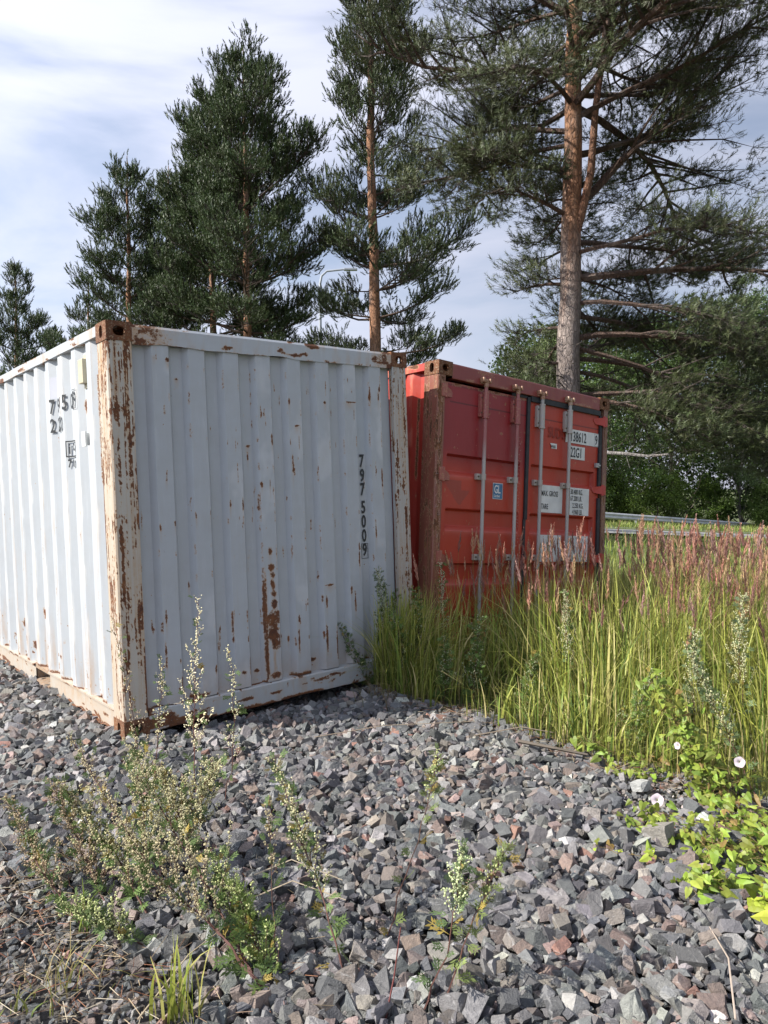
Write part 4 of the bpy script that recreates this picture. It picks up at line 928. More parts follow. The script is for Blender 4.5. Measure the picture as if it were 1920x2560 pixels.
# the wood further off reads as one mass
r = rs(77); n = 24000; a = r.uniform(-12, 72, n); x = 6 + r.uniform(0, 60, n); y = 58 + r.uniform(0, 8, n) - .1 * (x - 6); top = 11.5 + 6.5 * fbm(x * .16, x * 0, 4, 3) + .08 * x
z = gz(20, 60) + r.rand(n) ** .8 * top * sstep(x, 4, 11)
cc = np.array([.042, .075, .02]) * (.6 + .9 * fbm(x * .35, z * .5, 9))[:, None] * r.uniform(.75, 1.3, (n, 1))
V, F, C = place([leaf_proto(r) for _ in range(6)], np.c_[x, y, z], r.normal(size=(n, 3)), r.uniform(.5, 1.0, n), cc, r)
tag(mesh('forest', V, F, M_LEAF, None, False, {'col': C}), 'dark green wood far behind the guardrail', 'forest', kind='stuff')

n = 9000; x = r.uniform(-110, -4, n); y = 88 + r.uniform(0, 8, n) + .25 * x; z = r.rand(n) ** .8 * (5.5 + 3.5 * fbm(x * .12, x * 0, 6, 3)) - .3
cc = np.array([.035, .06, .022]) * (.6 + .9 * fbm(x * .3, z * .5, 19))[:, None] * r.uniform(.75, 1.3, (n, 1))
V, F, C = place([leaf_proto(r) for _ in range(4)], np.c_[x, y, z], r.normal(size=(n, 3)), r.uniform(.7, 1.3, n), cc, r)
tag(mesh('forest', V, F, M_LEAF, None, False, {'col': C}), 'low dark tree line on the horizon behind the pine trees', 'forest', kind='stuff')

# ------------------------------------------------------------------ road, guardrail, lamp
def strip(name, pts, width, mat, dz, n=40):
    V = []; F = []
    P = np.array(pts, float); t = np.linspace(0, 1, n); c = np.c_[np.interp(t, np.linspace(0, 1, len(P)), P[:, 0]), np.interp(t, np.linspace(0, 1, len(P)), P[:, 1])]
    d = np.gradient(c, axis=0); d /= np.linalg.norm(d, axis=1, keepdims=True); nn = np.c_[-d[:, 1], d[:, 0]]
    for k in range(n):
        h = float(hz(*c[k])) + dz
        for s in (-.5, .5): q = c[k] + nn[k] * s * width; V.append((q[0], q[1], h))
    for k in range(n - 1): F.append((2 * k, 2 * k + 2, 2 * k + 3, 2 * k + 1))
    o = mesh(name, np.array(V), F, mat); o['kind'] = 'structure'; return o
RD = [(-30, 20), (0, 30.5), (12, 35.2), (20, 38.6), (34, 45), (60, 58)]
strip('road', RD, 6.6, M_ASPH, .06)
strip('road_edge_line', [(x + 1.15, y - 2.85) for x, y in RD], .12, M_PLATE, .066)
strip('road_edge_line', [(x - 1.15, y + 2.85) for x, y in RD], .12, M_PLATE, .066)
A = Vector((6.0, 40.6, 0)); B = Vector((25.6, 52.6, 0)); A.z = -.18 + .28; B.z = -1.15
A = Vector((6.0, 38.2, .62)); B = Vector((26.3, 54.6, -1.08))
root = empty('guardrail', (A.x, A.y, A.z), label='galvanised steel guardrail along the road right of the red container', cat='guardrail')
dv = (B - A); ln = dv.length; dn = dv.normalized(); side = Vector((dn.y, -dn.x, 0)).normalized()
prof = [(a_ * 1.15, b_ * 1.2) for a_, b_ in [(0, .155), (.03, .145), (.075, .10), (.08, .075), (.03, .02), (.02, 0), (.03, -.02), (.08, -.075), (.075, -.10), (.03, -.145), (0, -.155)]]
V = []; F = []; m = 40
for k in range(m + 1):
    c = dn * ln * k / m
    for (o_, h) in prof: V.append(c + side * o_ + Vector((0, 0, h - .155)))
for k in range(m):
    for j in range(len(prof) - 1): F.append((k * 11 + j, k * 11 + j + 1, (k + 1) * 11 + j + 1, (k + 1) * 11 + j))
mesh('rail_beam', np.array([v[:] for v in V]), F, M_RAIL, root)
for k in range(int(ln / 4) + 1):
    c = dn * k * 4; gp = hz(A.x + c.x, A.y + c.y) - A.z; mb = MB(); mb.box(c.x - .05 - side.x * .08, c.x + .05 - side.x * .08, c.y - .03 - side.y * .08, c.y + .03 - side.y * .08, float(gp) - .3, c.z - .04, .004); mb.build('post', M_RAIL, root)
root = empty('street_lamp', (-3.35, 40, gz(-3.35, 40)), label='thin grey street lamp between the pines, curved arm reaching to the right', cat='street lamp')
mb = MB(); mb.tube([(0, 0, 0), (0, 0, 1.0), (0, 0, 9.4)], [.13, .12, .10], 10); mb.build('pole', M_LAMP, root, True)
mb = MB(); mb.tube([(0, 0, 9.4), (0, 0, 12.3), (.08, 0, 12.7), (.35, 0, 12.95), (1.3, 0, 13.05)], [.085, .07, .06, .055, .05], 8); mb.build('arm', M_LAMP, root, True)
mb = MB(); mb.box(1.25, 1.95, -.12, .12, 12.98, 13.10, .03); mb.build('lamp_head', M_LAMP, root)
# ------------------------------------------------------------------ tall grass
def blades(P, H, wd, bend, az, col, r, nseg=4):
    """ribbons; tip curves over towards az"""
    n = len(P); t = np.linspace(0, 1, nseg + 1); out = []
    sx = -np.sin(az + r.uniform(-1.2, 1.2, n)); sy = np.cos(az + r.uniform(-1.2, 1.2, n))
    for k, tt in enumerate(t):
        off = bend * tt ** 2.2; c = np.c_[P[:, 0] + np.cos(az) * off * H, P[:, 1] + np.sin(az) * off * H, P[:, 2] + H * (tt - .38 * bend * tt ** 3)]
        ww = wd * (1 - tt ** 1.8) * .5 * (0.6 + .4 * min(1, tt * 4)) + .0004; out.append(c - np.c_[sx, sy, sx * 0] * ww[:, None]); out.append(c + np.c_[sx, sy, sx * 0] * ww[:, None])
    V = np.stack(out, 1); m = 2 * (nseg + 1); F = []
    for k in range(nseg): F.append((2 * k, 2 * k + 1, 2 * k + 3, 2 * k + 2))
    F = (np.array(F)[None] + (np.arange(n) * m)[:, None, None]).reshape(-1, 4)
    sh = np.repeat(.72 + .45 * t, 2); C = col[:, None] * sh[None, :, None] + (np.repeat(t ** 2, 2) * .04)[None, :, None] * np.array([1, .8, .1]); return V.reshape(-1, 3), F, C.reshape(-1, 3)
GC = 1.15 * np.array([[.29, .31, .065], [.18, .24, .05], [.36, .37, .10], [.09, .15, .035], [.48, .41, .20], [.40, .36, .14]])
def in_field(x, y):
    ok = gdist(x, y) > 0
    for Mx, (a, b) in ((PW, (-.05, CW + .03)), (PR, (-.02, CW + .02))):
        q = np.c_[x, y, x * 0, x * 0 + 1] @ np.array(Mx.inverted()).T
        ok &= ~((q[:, 0] > a) & (q[:, 0] < b) & (q[:, 1] > -.02) & (q[:, 1] < CL))
    q = np.c_[x, y, x * 0, x * 0 + 1] @ np.array(PR.inverted()).T; ok &= ~((q[:, 0] < .1) & (q[:, 1] > .0))
    q = np.c_[x, y, x * 0, x * 0 + 1] @ np.array(PW.inverted()).T; ok &= ~((q[:, 0] < 1.8) & (q[:, 1] > -.6))
    return ok
def field(r, n, x0, x1, y0, y1, clump=.55):
    p = np.c_[r.uniform(x0, x1, n), r.uniform(y0, y1, n)]; d = fbm(p[:, 0] * 2.2, p[:, 1] * 2.2, 41); k = in_field(p[:, 0], p[:, 1]) & (r.rand(n) < sstep(d, .32, .62) + .25) & (np.abs(p[:, 0]) < .56 * p[:, 1] + 1.0)
    return p[k]
r = rs(51)
def hscale(p):
    g = gdist(p[:, 0], p[:, 1]); h = .35 + .65 * sstep(g, .0, .9)
    q = np.c_[p, np.zeros(len(p)), np.ones(len(p))] @ np.array(PR.inverted()).T
    h *= 1 - .12 * np.exp(-((q[:, 1] + .2) / .55) ** 2) * ((q[:, 0] > -.6) & (q[:, 0] < 1.3))   # shorter by the red doors
    return h
p = field(r, 60000, -.6, 7.0, 2.2, 10.5)
hs = hscale(p) * (1 - .3 * sstep(p[:, 1], 5.5, 8)); n = len(p); H = hs * r.uniform(.45, 1.08, n)
sh = sstep(p[:, 0], .3, 1.0)
nc = 2600; pc = np.c_[r.normal(.12, .20, nc), r.normal(5.82, .16, nc)]; pc = pc[in_field(pc[:, 0], pc[:, 1] + .0) | (pc[:, 0] > .3)]
qc = np.c_[pc, np.zeros(len(pc)), np.ones(len(pc))] @ np.array(PW.inverted()).T; pc = pc[(qc[:, 1] < -.02) & (qc[:, 0] > 1.8)]
H = np.r_[H, r.uniform(.2, .85, len(pc))]; p = np.r_[p, pc]; sh = sstep(p[:, 0], .3, 1.0); n = len(p)
kk_ = r.choice(6, n, p=[.30, .22, .18, .12, .09, .09]); col = GC[kk_] * r.uniform(.75, 1.2, (n, 1)); col *= 1.06
wd = r.uniform(.004, .011, n); br = r.rand(n) < .16; wd[br] *= 1.9; col[br] *= 1.12; bd = np.abs(r.normal(.20, .26, n)); fl = r.rand(n) < .22; bd[fl] += r.uniform(.3, .9, int(fl.sum())); H[fl] *= .9
az = fbm(p[:, 0] * 1.3, p[:, 1] * 1.3, 63) * 12 + r.normal(0, 1.1, n)
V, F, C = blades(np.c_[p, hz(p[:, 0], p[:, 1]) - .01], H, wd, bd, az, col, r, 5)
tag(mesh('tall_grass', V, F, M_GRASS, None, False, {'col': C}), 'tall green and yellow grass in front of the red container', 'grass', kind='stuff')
p = field(r, 26000, -.5, 6, 2.2, 8); g = gdist(p[:, 0], p[:, 1]); p = p[(g < 1.0)]; n = len(p)
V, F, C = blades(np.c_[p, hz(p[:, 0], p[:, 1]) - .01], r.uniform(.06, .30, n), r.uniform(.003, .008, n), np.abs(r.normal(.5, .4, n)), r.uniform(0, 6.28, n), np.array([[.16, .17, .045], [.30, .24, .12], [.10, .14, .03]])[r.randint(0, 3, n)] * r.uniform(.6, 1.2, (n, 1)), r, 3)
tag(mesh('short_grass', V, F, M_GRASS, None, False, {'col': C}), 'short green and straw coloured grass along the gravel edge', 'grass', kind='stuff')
n = 52000; p = np.c_[r.uniform(3, 34, n), 8 + 50 * r.rand(n) ** 1.15]; k = (np.abs(p[:, 0]) < .62 * p[:, 1] + 1) & (p[:, 0] > .26 * p[:, 1] - .5)
rx = np.array([q[0] for q in RD]); ry = np.array([q[1] for q in RD]); k &= np.abs(p[:, 1] - np.interp(p[:, 0], rx, ry)) > 3.9; p = p[k]; n = len(p); D = p[:, 1]
col = GC[r.randint(0, 6, n)] * r.uniform(.6, 1.05, (n, 1)) * [.85, 1, .9]
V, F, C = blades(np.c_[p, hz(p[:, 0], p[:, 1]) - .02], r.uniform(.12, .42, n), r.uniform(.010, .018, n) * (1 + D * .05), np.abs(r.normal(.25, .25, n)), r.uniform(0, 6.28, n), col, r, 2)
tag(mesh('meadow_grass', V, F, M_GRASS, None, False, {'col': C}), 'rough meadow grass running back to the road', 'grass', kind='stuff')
# seed heads on long stalks
def panicle_proto(r):
    V = []; F = []; sh = []
    for k in range(44):
        t = (k + r.rand()) / 44; a = r.uniform(0, 6.28); el = r.uniform(.18, .50); L1 = r.uniform(.16, .26) * (1 - t * .6) * (.55 + .9 * math.sin(math.pi * min(1, t + .18)))
        d = np.array([math.cos(a) * math.sin(el), math.sin(a) * math.sin(el), math.cos(el)]); s = np.cross(d, [0, 0, 1]); s /= np.linalg.norm(s) + 1e-6; p = np.array([0, 0, t * .93]); w_ = .021
        b = len(V); V += [p, p + d * L1 * .55 + s * w_, p + d * L1, p + d * L1 * .55 - s * w_]; F.append((b, b + 1, b + 2, b + 3)); sh += [r.uniform(.7, 1.3)] * 4
    return np.array(V), np.array(F), np.array(sh)
pp_ = [panicle_proto(r) for _ in range(8)]
def seedgrass(name, label, p, Hh, r, cols):
    n = len(p); az = r.uniform(0, 6.28, n); ln_ = np.abs(r.normal(0, .09, n)); z = hz(p[:, 0], p[:, 1]); base = np.c_[p, z]; dirv = np.c_[np.cos(az) * ln_, np.sin(az) * ln_, np.ones(n)]; top = base + dirv * Hh[:, None]
    mid = base + dirv * Hh[:, None] * .5 - np.c_[np.cos(az), np.sin(az), az * 0] * (ln_ * Hh * .12)[:, None]
    S = np.concatenate([np.c_[base, mid, np.full(n, .0018), np.full(n, .0015)], np.c_[mid, top, np.full(n, .0015), np.full(n, .001)]])
    V, F = seg_mesh(S, 3); ro = tag(mesh(name, V, F, M_GRASS, None, False, {'col': np.tile((.26, .25, .09), (len(V), 1))}), label, 'grass', kind='stuff')
    dd = dirv + np.c_[np.cos(az), np.sin(az), az * 0] * .12; c = cols[r.randint(0, len(cols), n)] * r.uniform(.75, 1.2, (n, 1))
    V, F, C = place(pp_, top - dirv * .02, dd, r.uniform(.13, .24, n), c, r); mesh('seed_heads', V, F, M_SEED, ro, False, {'col': C})
PCOL = 1.12 * np.array([[.42, .22, .165], [.34, .17, .14], [.48, .30, .20], [.30, .16, .14], [.48, .35, .20], [.40, .25, .22]])
p = field(r, 3800, .2, 5.5, 3.6, 8.0); g = gdist(p[:, 0], p[:, 1]); p = p[(g > .45 + r.uniform(0, .9, len(g)))]; p = p[fbm(p[:, 0] * 1.6, p[:, 1] * 1.6, 87) + r.normal(0, .08, len(p)) > .33]; hs = hscale(p) * (1 - .35 * sstep(p[:, 1], 5.2, 7.5))
seedgrass('reed_grass', 'long stalked grass with reddish brown seed heads', p, .46 + hs * r.uniform(.10, .76, len(p)), r, PCOL)

# ------------------------------------------------------------------ mugwort and other weeds
def feather(r, lobes=4):
    """pinnate leaf of unit length, lying along +z, slightly cupped"""
    V = []; F = []
    def dia(p, d, L1, w_):
        s = np.cross(d, [0, 1, 0]); s /= np.linalg.norm(s) + 1e-6; b = len(V); V.extend([p, p + d * L1 * .5 + s * w_, p + d * L1, p + d * L1 * .5 - s * w_]); F.append((b, b + 1, b + 2, b + 3))
    cur = r.uniform(-.3, .1)
    dia(np.array([0, 0, 0.]), np.array([0, cur, 1.]), 1.0, .035)
    for k in range(lobes):
        t = .25 + .6 * k / lobes
        for s in (-1, 1):
            d = np.array([s * r.uniform(.7, 1.0), r.uniform(-.2, .2) + cur * .4, r.uniform(.7, 1.1)]); d /= np.linalg.norm(d); p = np.array([0, cur * t, t]); L1 = r.uniform(.35, .55) * (1 - t * .45); dia(p, d, L1, .045)
            if k < 3: q = p + d * L1 * .4; dia(q, np.array([s * .3, d[1], .95]), L1 * .5, .035)
    return np.array(V), np.array(F), np.repeat(r.uniform(.85, 1.2, len(F)), 4)
def bead_proto():
    V = np.array([(1, 0, 0), (0, 1, 0), (-1, 0, 0), (0, -1, 0), (0, 0, 1.25), (0, 0, -1.1)]) * .5
    return V, np.array([(0, 1, 4), (1, 2, 4), (2, 3, 4), (3, 0, 4), (1, 0, 5), (2, 1, 5), (3, 2, 5), (0, 3, 5)]), np.array([1, 1, 1, 1, 1.15, .8])
FE = [feather(rs(k), 4) for k in range(5)]; BEAD = [bead_proto()]
def curve(pts, n):
    P = np.array(pts, float); t = np.linspace(0, 1, n)
    if len(P) == 3: c = ((1 - t)[:, None] ** 2 * P[0] + 2 * ((1 - t) * t)[:, None] * (2 * P[1] - .5 * (P[0] + P[2])) + (t ** 2)[:, None] * P[2]); return c
    s = np.linspace(0, 1, len(P)); return np.c_[[np.interp(t, s, P[:, k]) for k in range(3)]].T
def mugwort(label, pts, seed, nb=16, bl=.16, bead=1.0, leaf=1.0, from_=.35, rad=.004, flow=(.42, .40, .24), lcol=(.10, .15, .05), name='mugwort', stemcol=(.10, .045, .04), group='mugwort plants', yellow=.15, bstart=.0, lsz=.075):
    nb = int(nb * 1.2); bead *= 1.05; leaf *= 1.1
    r = rs(seed); P = np.array(pts, float); b0 = P[0].copy(); b0[2] = float(hz(b0[0], b0[1])) + .01; P = P - b0; P[0] = 0
    root = empty(name, tuple(b0), label=label, cat='weed', group=group)
    C = curve(P, 14); C[1:-1] += r.normal(0, .004, (12, 3)); Ltot = np.linalg.norm(np.diff(C, axis=0), axis=1).sum()
    S = [(*C[k], *C[k + 1], rad * (1 - k / 16), rad * (1 - (k + 1) / 16)) for k in range(13)]
    BP = []; LP = []; LD = []; LS = []; bs = []
    def along(t): i = min(12, int(t * 13)); f = t * 13 - i; return C[i] * (1 - f) + C[i + 1] * f, (C[i + 1] - C[i]) / (np.linalg.norm(C[i + 1] - C[i]) + 1e-9)
    for k in range(nb):
        t = from_ + (.97 - from_) * (k + r.rand()) / nb; p, ax = along(t); a = k * 2.4 + r.uniform(-.4, .4); q = np.array([math.cos(a), math.sin(a), 0]); q = q - ax * q.dot(ax)
        d = q * r.uniform(.55, .9) + ax * r.uniform(.7, 1.1) + np.array([0, 0, .25]); d /= np.linalg.norm(d); L1 = bl * (1.15 - .85 * (t - from_) / (1 - from_)) * r.uniform(.6, 1.25); e = p; m = 4
        pts_ = [p]
        for j in range(m): d = d + np.array([0, 0, .10]) + r.normal(0, .06, 3); d /= np.linalg.norm(d); e = e + d * L1 / m; pts_.append(e)
        for j in range(m): S.append((*pts_[j], *pts_[j + 1], .0014 * (1 - j / 6), .0014 * (1 - (j + 1) / 6)))
        bs.append((pts_, t))
        if leaf > 0:
            for j in range(int(2 * leaf) + 1): tt = r.rand(); i = min(3, int(tt * 4)); LP.append(pts_[i]); LD.append(d * .5 + r.normal(0, .55, 3) + q * .4); LS.append(r.uniform(.3, .75) * lsz)
    if bead > 0:
        for pts_, t in bs:
            L1 = sum(np.linalg.norm(pts_[j + 1] - pts_[j]) for j in range(4)); nn_ = int(L1 / .0065 * bead * 1.25)
            for j in range(nn_):
                tt = .15 + .85 * r.rand(); i = min(3, int(tt * 4)); f = tt * 4 - i; BP.append(pts_[i] * (1 - f) + pts_[i + 1] * f + r.normal(0, .0048, 3))
        for j in range(int(Ltot * .35 / .006 * bead)): p, ax = along(r.uniform(.72, 1)); BP.append(p + r.normal(0, .005, 3))
    for k in range(int(26 * leaf * Ltot / .6)):
        t = r.uniform(.04 + bstart, .85); p, ax = along(t); a = r.uniform(0, 6.28); d = np.array([math.cos(a), math.sin(a), r.uniform(-.15, .9)]); LP.append(p); LD.append(d); LS.append(lsz * r.uniform(.6, 1.35) * (1.1 - .6 * t))
    V, F = seg_mesh(S, 4); mesh('stem', V, F, M_STEM, root, False, {'col': np.tile(stemcol, (len(V), 1))})
    if LP:
        n = len(LP); c = np.tile(lcol, (n, 1)) * r.uniform(.65, 1.35, (n, 1)) * 1.15; y = r.rand(n) < yellow * .5; c[y] = np.array([.36, .27, .07]) * r.uniform(.6, 1.1, (int(y.sum()), 1))
        V, F, Cc = place(FE, np.array(LP), np.array(LD), np.array(LS), c, r); mesh('leaves', V, F, M_WEED, root, False, {'col': Cc})
    if BP:
        n = len(BP); c = np.tile(flow, (n, 1)) * 1.5 * r.uniform(.7, 1.25, (n, 1)); V, F, Cc = place(BEAD, np.array(BP), r.normal(size=(n, 3)) + [0, 0, 1], r.uniform(.0052, .0092, n), c, r); mesh('flower_heads', V, F, M_SEED, root, False, {'col': Cc})
    return root
EXTRA = 1
DRY = (.38, .33, .21); CRE = (.46, .44, .27); GRN = (.42, .44, .22)
mugwort('leaning mugwort with a thick dark stem crossing the lower left towards the far left gravel', [(-.35, 2.26, 0), (-.56, 2.42, .15), (-.79, 2.55, .25), (-1.22, 2.9, .62)], 1, 35, .20, 1.1, .9, .28, .0065, DRY)
mugwort('leaning mugwort with a dark stem pointing at the near bottom corner of the white container', [(-.39, 2.32, 0), (-.63, 2.6, .2), (-.83, 2.8, .36), (-1.02, 3.0, .55)], 2, 34, .20, 1.2, .8, .25, .006, (.40, .37, .23))
mugwort('bushy mugwort with cream flower heads in front of the white container corner', [(-0.86, 3.26, 0), (-0.78, 3.1, 0.24), (-0.7, 3.1, 0.42)], 3, 26, .22, 1.2, .8, .2, .004, CRE, stemcol=(.14, .035, .03))
mugwort('bushy mugwort with a red stem, just left of the cream flowered one', [(-0.88, 3.22, 0), (-0.85, 3.1, 0.2), (-0.99, 3.2, 0.38)], 4, 31, .22, 1.3, 1.0, .15, .004, (.44, .41, .24), stemcol=(.14, .035, .03))
mugwort('slim mugwort arching left over the grey stones, right of the bushy clump', [(-.13, 2.36, 0), (-.2, 2.5, .19), (-.29, 2.6, .37), (-.42, 2.8, .56)], 5, 26, .13, 1.0, 1.0, .35, .004, CRE, yellow=.35)
mugwort('thin nearly bare mugwort stalk standing upright in the lower middle', [(-.34, 2.38, 0), (-.38, 2.5, .26), (-.4, 2.6, .50)], 6, 10, .06, .8, .5, .5, .0022, DRY)
mugwort('tall pale mugwort spire in front of the white end wall, tallest of its group', [(-.96, 3.8, 0), (-.95, 3.75, .4), (-.91, 3.7, 1.04)], 7, 22, .17, .8, .35, .3, .0030, (.66, .62, .45), bstart=.05, stemcol=(.16, .07, .06))
mugwort('shorter mugwort spire right of the tallest one before the white end wall', [(-.79, 3.64, 0), (-.74, 3.7, .37), (-.77, 3.7, .80)], 8, 14, .10, .8, .4, .3, .003, (.56, .53, .36))
mugwort('mugwort spire rising over the rusty corner post of the white container', [(-1.25, 3.8, 0), (-1.27, 3.8, .38), (-1.38, 3.8, .93)], 9, 16, .10, .6, .3, .3, .003, (.48, .40, .27))
mugwort('mugwort spire right beside the foot of the rusty corner post', [(-1.22, 3.92, 0), (-1.17, 3.9, .35), (-1.16, 3.9, .70)], 10, 14, .10, .7, .4, .3, .003, (.54, .50, .34))
mugwort('slender mugwort with yellow lower leaves in the middle of the gravel', [(0, 2.53, 0), (.15, 2.75, .36), (.2, 2.78, .60)], 11, 14, .06, .6, .7, .55, .0028, GRN, yellow=.45, lcol=(.14, .18, .06))
mugwort('green flowered mugwort at the bottom edge with whitish spikes', [(.11, 2.17, 0), (.21, 2.25, .26), (.24, 2.3, .47)], 12, 16, .09, 1.3, .9, .5, .0035, (.46, .50, .29), lcol=(.12, .18, .075))
mugwort('leafy mugwort right of the green flowered one at the bottom edge', [(.18, 2.19, 0), (.28, 2.25, .29), (.39, 2.3, .47)], 13, 16, .07, .4, 1.1, .5, .0035, GRN, lcol=(.16, .20, .07), yellow=.35)
mugwort('brownish mugwort, leftmost of the leaning clump', [(-.98, 2.7, 0), (-1.17, 2.9, .14), (-1.33, 3.0, .40)], 14, 34, .16, 1.2, .7, .2, .004, (.34, .27, .18))
mugwort('low mugwort filling the middle of the leaning clump', [(-0.84, 2.67, 0), (-1.06, 2.9, 0.16), (-1.28, 3.0, 0.36)], 15, 31, .20, 1.3, 1.2, .15, .0045, (.42, .39, .23), lcol=(.11, .17, .05))
mugwort('mugwort at the back of the clump, half hidden by its neighbours', [(-0.95, 2.82, 0), (-0.93, 2.9, 0.23), (-1.04, 3.1, 0.45)], 16, 29, .20, 1.3, 1.2, .15, .0045, (.43, .40, .24), lcol=(.10, .16, .05))
mugwort('leafy mugwort at the foot of the thick dark stem', [(-.32, 2.30, 0), (-.42, 2.42, .10), (-.50, 2.5, .22)], 17, 22, .10, .5, 1.8, .1, .004, GRN, lcol=(.14, .19, .055), yellow=.3, lsz=.09)
mugwort('small pale green goosefoot at the far left of the stones', [(-1.22, 2.79, 0), (-1.34, 2.9, .10), (-1.41, 2.95, .20)], 18, 16, .07, 1.6, 1.0, .2, .003, (.50, .54, .34), name='goosefoot', lcol=(.13, .19, .09), group='small weeds')
mugwort('pale green mugwort standing in the grass behind the bindweed', [(1.8, 4.33, 0), (1.82, 4.4, .36), (1.82, 4.4, .74)], 19, 30, .15, .8, 1.1, .3, .003, (.44, .44, .27), lcol=(.12, .17, .09))
mugwort('mugwort leaning left out of the grass above the bindweed tower', [(1.83, 3.64, 0), (1.72, 3.8, .38), (1.52, 3.8, .78)], 20, 28, .13, .8, 1.0, .35, .003, (.44, .44, .27), lcol=(.12, .17, .08))
mugwort('tall whitish mugwort at the right edge of the photo', [(2.12, 4.33, 0), (2.09, 4.4, .5), (2.11, 4.4, .95)], 21, 32, .15, .9, .8, .35, .003, (.44, .44, .27), lcol=(.12, .17, .09))
mugwort('pale mugwort spike in the grass in front of the red doors', [(1.2, 4.82, 0), (1.22, 5.0, .5), (1.2, 5.0, .90)], 22, 26, .12, .8, .8, .4, .003, (.44, .44, .28))
mugwort('mugwort in the shade where the white container meets the grass', [(.0, 5.75, 0), (.0, 5.8, .5), (-.06, 5.8, .95)], 23, 30, .16, .8, 1.4, .35, .003, (.40, .42, .28), lcol=(.08, .12, .04))
mugwort('dark leafy mugwort leaning over the gravel beside the white end wall', [(-.1, 5.9, 0), (-.22, 5.8, .25), (-.36, 5.75, .55)], 24, 24, .12, .2, 1.8, .2, .003, GRN, lcol=(.08, .13, .04))
mugwort('mugwort with pale buds left of the first locking bar', [(.42, 5.9, 0), (.46, 5.9, .5), (.44, 5.9, 1.0)], 25, 26, .12, .8, .9, .4, .003, (.42, .42, .30))

mugwort('brown headed mugwort bending far left at the outer edge of the leaning clump', [(-1.05, 2.62, 0), (-1.3, 2.8, .16), (-1.52, 3.0, .34)], 31, 26, .15, 1.0, .8, .25, .004, (.36, .29, .19))
mugwort('low greenish mugwort sprawling forward in the lower left litter', [(-.80, 2.50, 0), (-.92, 2.48, .10), (-1.08, 2.50, .17)], 32, 22, .13, 1.2, 1.2, .15, .003, GRN)
mugwort('short mugwort between the thick dark stem and the arching one', [(-.45, 2.48, 0), (-.52, 2.55, .14), (-.60, 2.65, .27)], 33, 22, .13, 1.0, 1.2, .2, .003, GRN)
for k, (x, y, h, lab) in enumerate([(.12, 5.62, .62, 'leafy green mugwort at the front of the dark clump beside the white end wall'), (.25, 5.72, .80, 'tall leafy mugwort behind the front one beside the white end wall'),
        (.42, 5.35, .50, 'low leafy mugwort where gravel meets the grass below the red corner post'), (.62, 5.25, .66, 'green mugwort in the grass in front of the left red door'), (.95, 5.05, .45, 'short bushy mugwort at the grass edge below the locking bars'),
        (1.45, 4.35, .50, 'bushy green mugwort near the thick dark stick'), (-.02, 6.0, .72, 'leafy mugwort touching the lower right part of the white end wall')]):
    mugwort(lab, [(x, y, 0), (x + .02, y - .02, h * .5), (x - .05 + .03 * k, y - .04, h)], 40 + k, 30, .17, .35, 2.4, .1, .003, (.36, .38, .24), lcol=(.10, .16, .045) if k != 5 else (.13, .2, .05))
def tuft(name, label, x, y, n, H, wd, cols, seed, spread=.05, cat='grass tuft', bend=.3, group=None):
    r = rs(seed); p = np.c_[r.normal(0, spread, n), r.normal(0, spread, n)]; z = hz(x + p[:, 0], y + p[:, 1]) - float(hz(x, y))
    V, F, C = blades(np.c_[p, z], H * r.uniform(.5, 1.1, n), wd * r.uniform(.6, 1.2, n), np.abs(r.normal(bend, .25, n)), r.uniform(0, 6.28, n), np.array(cols)[r.randint(0, len(cols), n)] * r.uniform(.8, 1.2, (n, 1)), r, 5)
    o = mesh(name, V, F, M_GRASS, None, False, {'col': C}); o.location = (x, y, float(hz(x, y))); return tag(o, label, cat, group)
YG = [(.34, .38, .07), (.26, .33, .06), (.40, .38, .12)]
tuft('grass_tuft', 'broad bladed yellow green grass tuft at the bottom edge below the leaning mugworts', -.60, 2.17, 26, .24, .011, YG, 1, .035)
tuft('grass_tuft', 'thin straw coloured grass tuft in the lower left litter', -.98, 2.30, 26, .17, .004, [(.45, .36, .18), (.30, .30, .10)], 2, .06, bend=.6)
tuft('grass_tuft', 'small green grass tuft in the bottom left corner', -1.10, 2.15, 30, .09, .008, [(.12, .17, .04), (.2, .22, .06)], 3, .06, bend=.7)
tuft('grass_tuft', 'upright green blades left of the leaning mugwort clump', -1.05, 2.62, 12, .20, .009, [(.22, .30, .06)], 4, .02)
tuft('grass_tuft', 'dry wispy grass tuft in the shade by the white end sill', .0, 5.45, 60, .28, .004, [(.24, .18, .10), (.13, .13, .04)], 5, .12, bend=.6)
# dead stalks
def stalk(label, pts, rad, col, name='dry_stalk'):
    b = Vector(pts[0]); mb = MB(); mb.tube([Vector(p) - b for p in pts], [rad * (1 - .5 * k / len(pts)) for k in range(len(pts))], 5); o = mb.build(name, M_STEM, None, False, {'col': np.tile(col, (len(mb.v), 1))}); o.location = b; return tag(o, label, 'twig', 'dead stalks and twigs')
Z = .065
stalk('long straw coloured stalk lying at the bottom left', [(-.70, 2.10, Z), (-.62, 2.35, Z + .03), (-.52, 2.60, Z)], .0028, (.42, .34, .24))
stalk('pale stalk arching over the dark stones right of the mugwort clump', [(-.50, 2.86, Z + .02), (-.36, 2.90, Z + .06), (-.16, 2.86, Z)], .003, (.46, .38, .28))
stalk('second pale stalk just in front of the arching one', [(-.50, 2.72, Z), (-.34, 2.76, Z + .05), (-.14, 2.72, Z)], .0028, (.45, .37, .27))
stalk('pinkish dead stalk at the left side of the mugwort clump', [(-1.45, 3.0, Z), (-1.3, 2.97, Z + .05), (-1.1, 2.9, Z)], .004, (.38, .25, .20))
stalk('long thin stalk on the stones in front of the white end sill', [(-.42, 4.52, Z), (.0, 4.68, Z + .02), (.55, 4.82, Z)], .003, (.38, .30, .22))
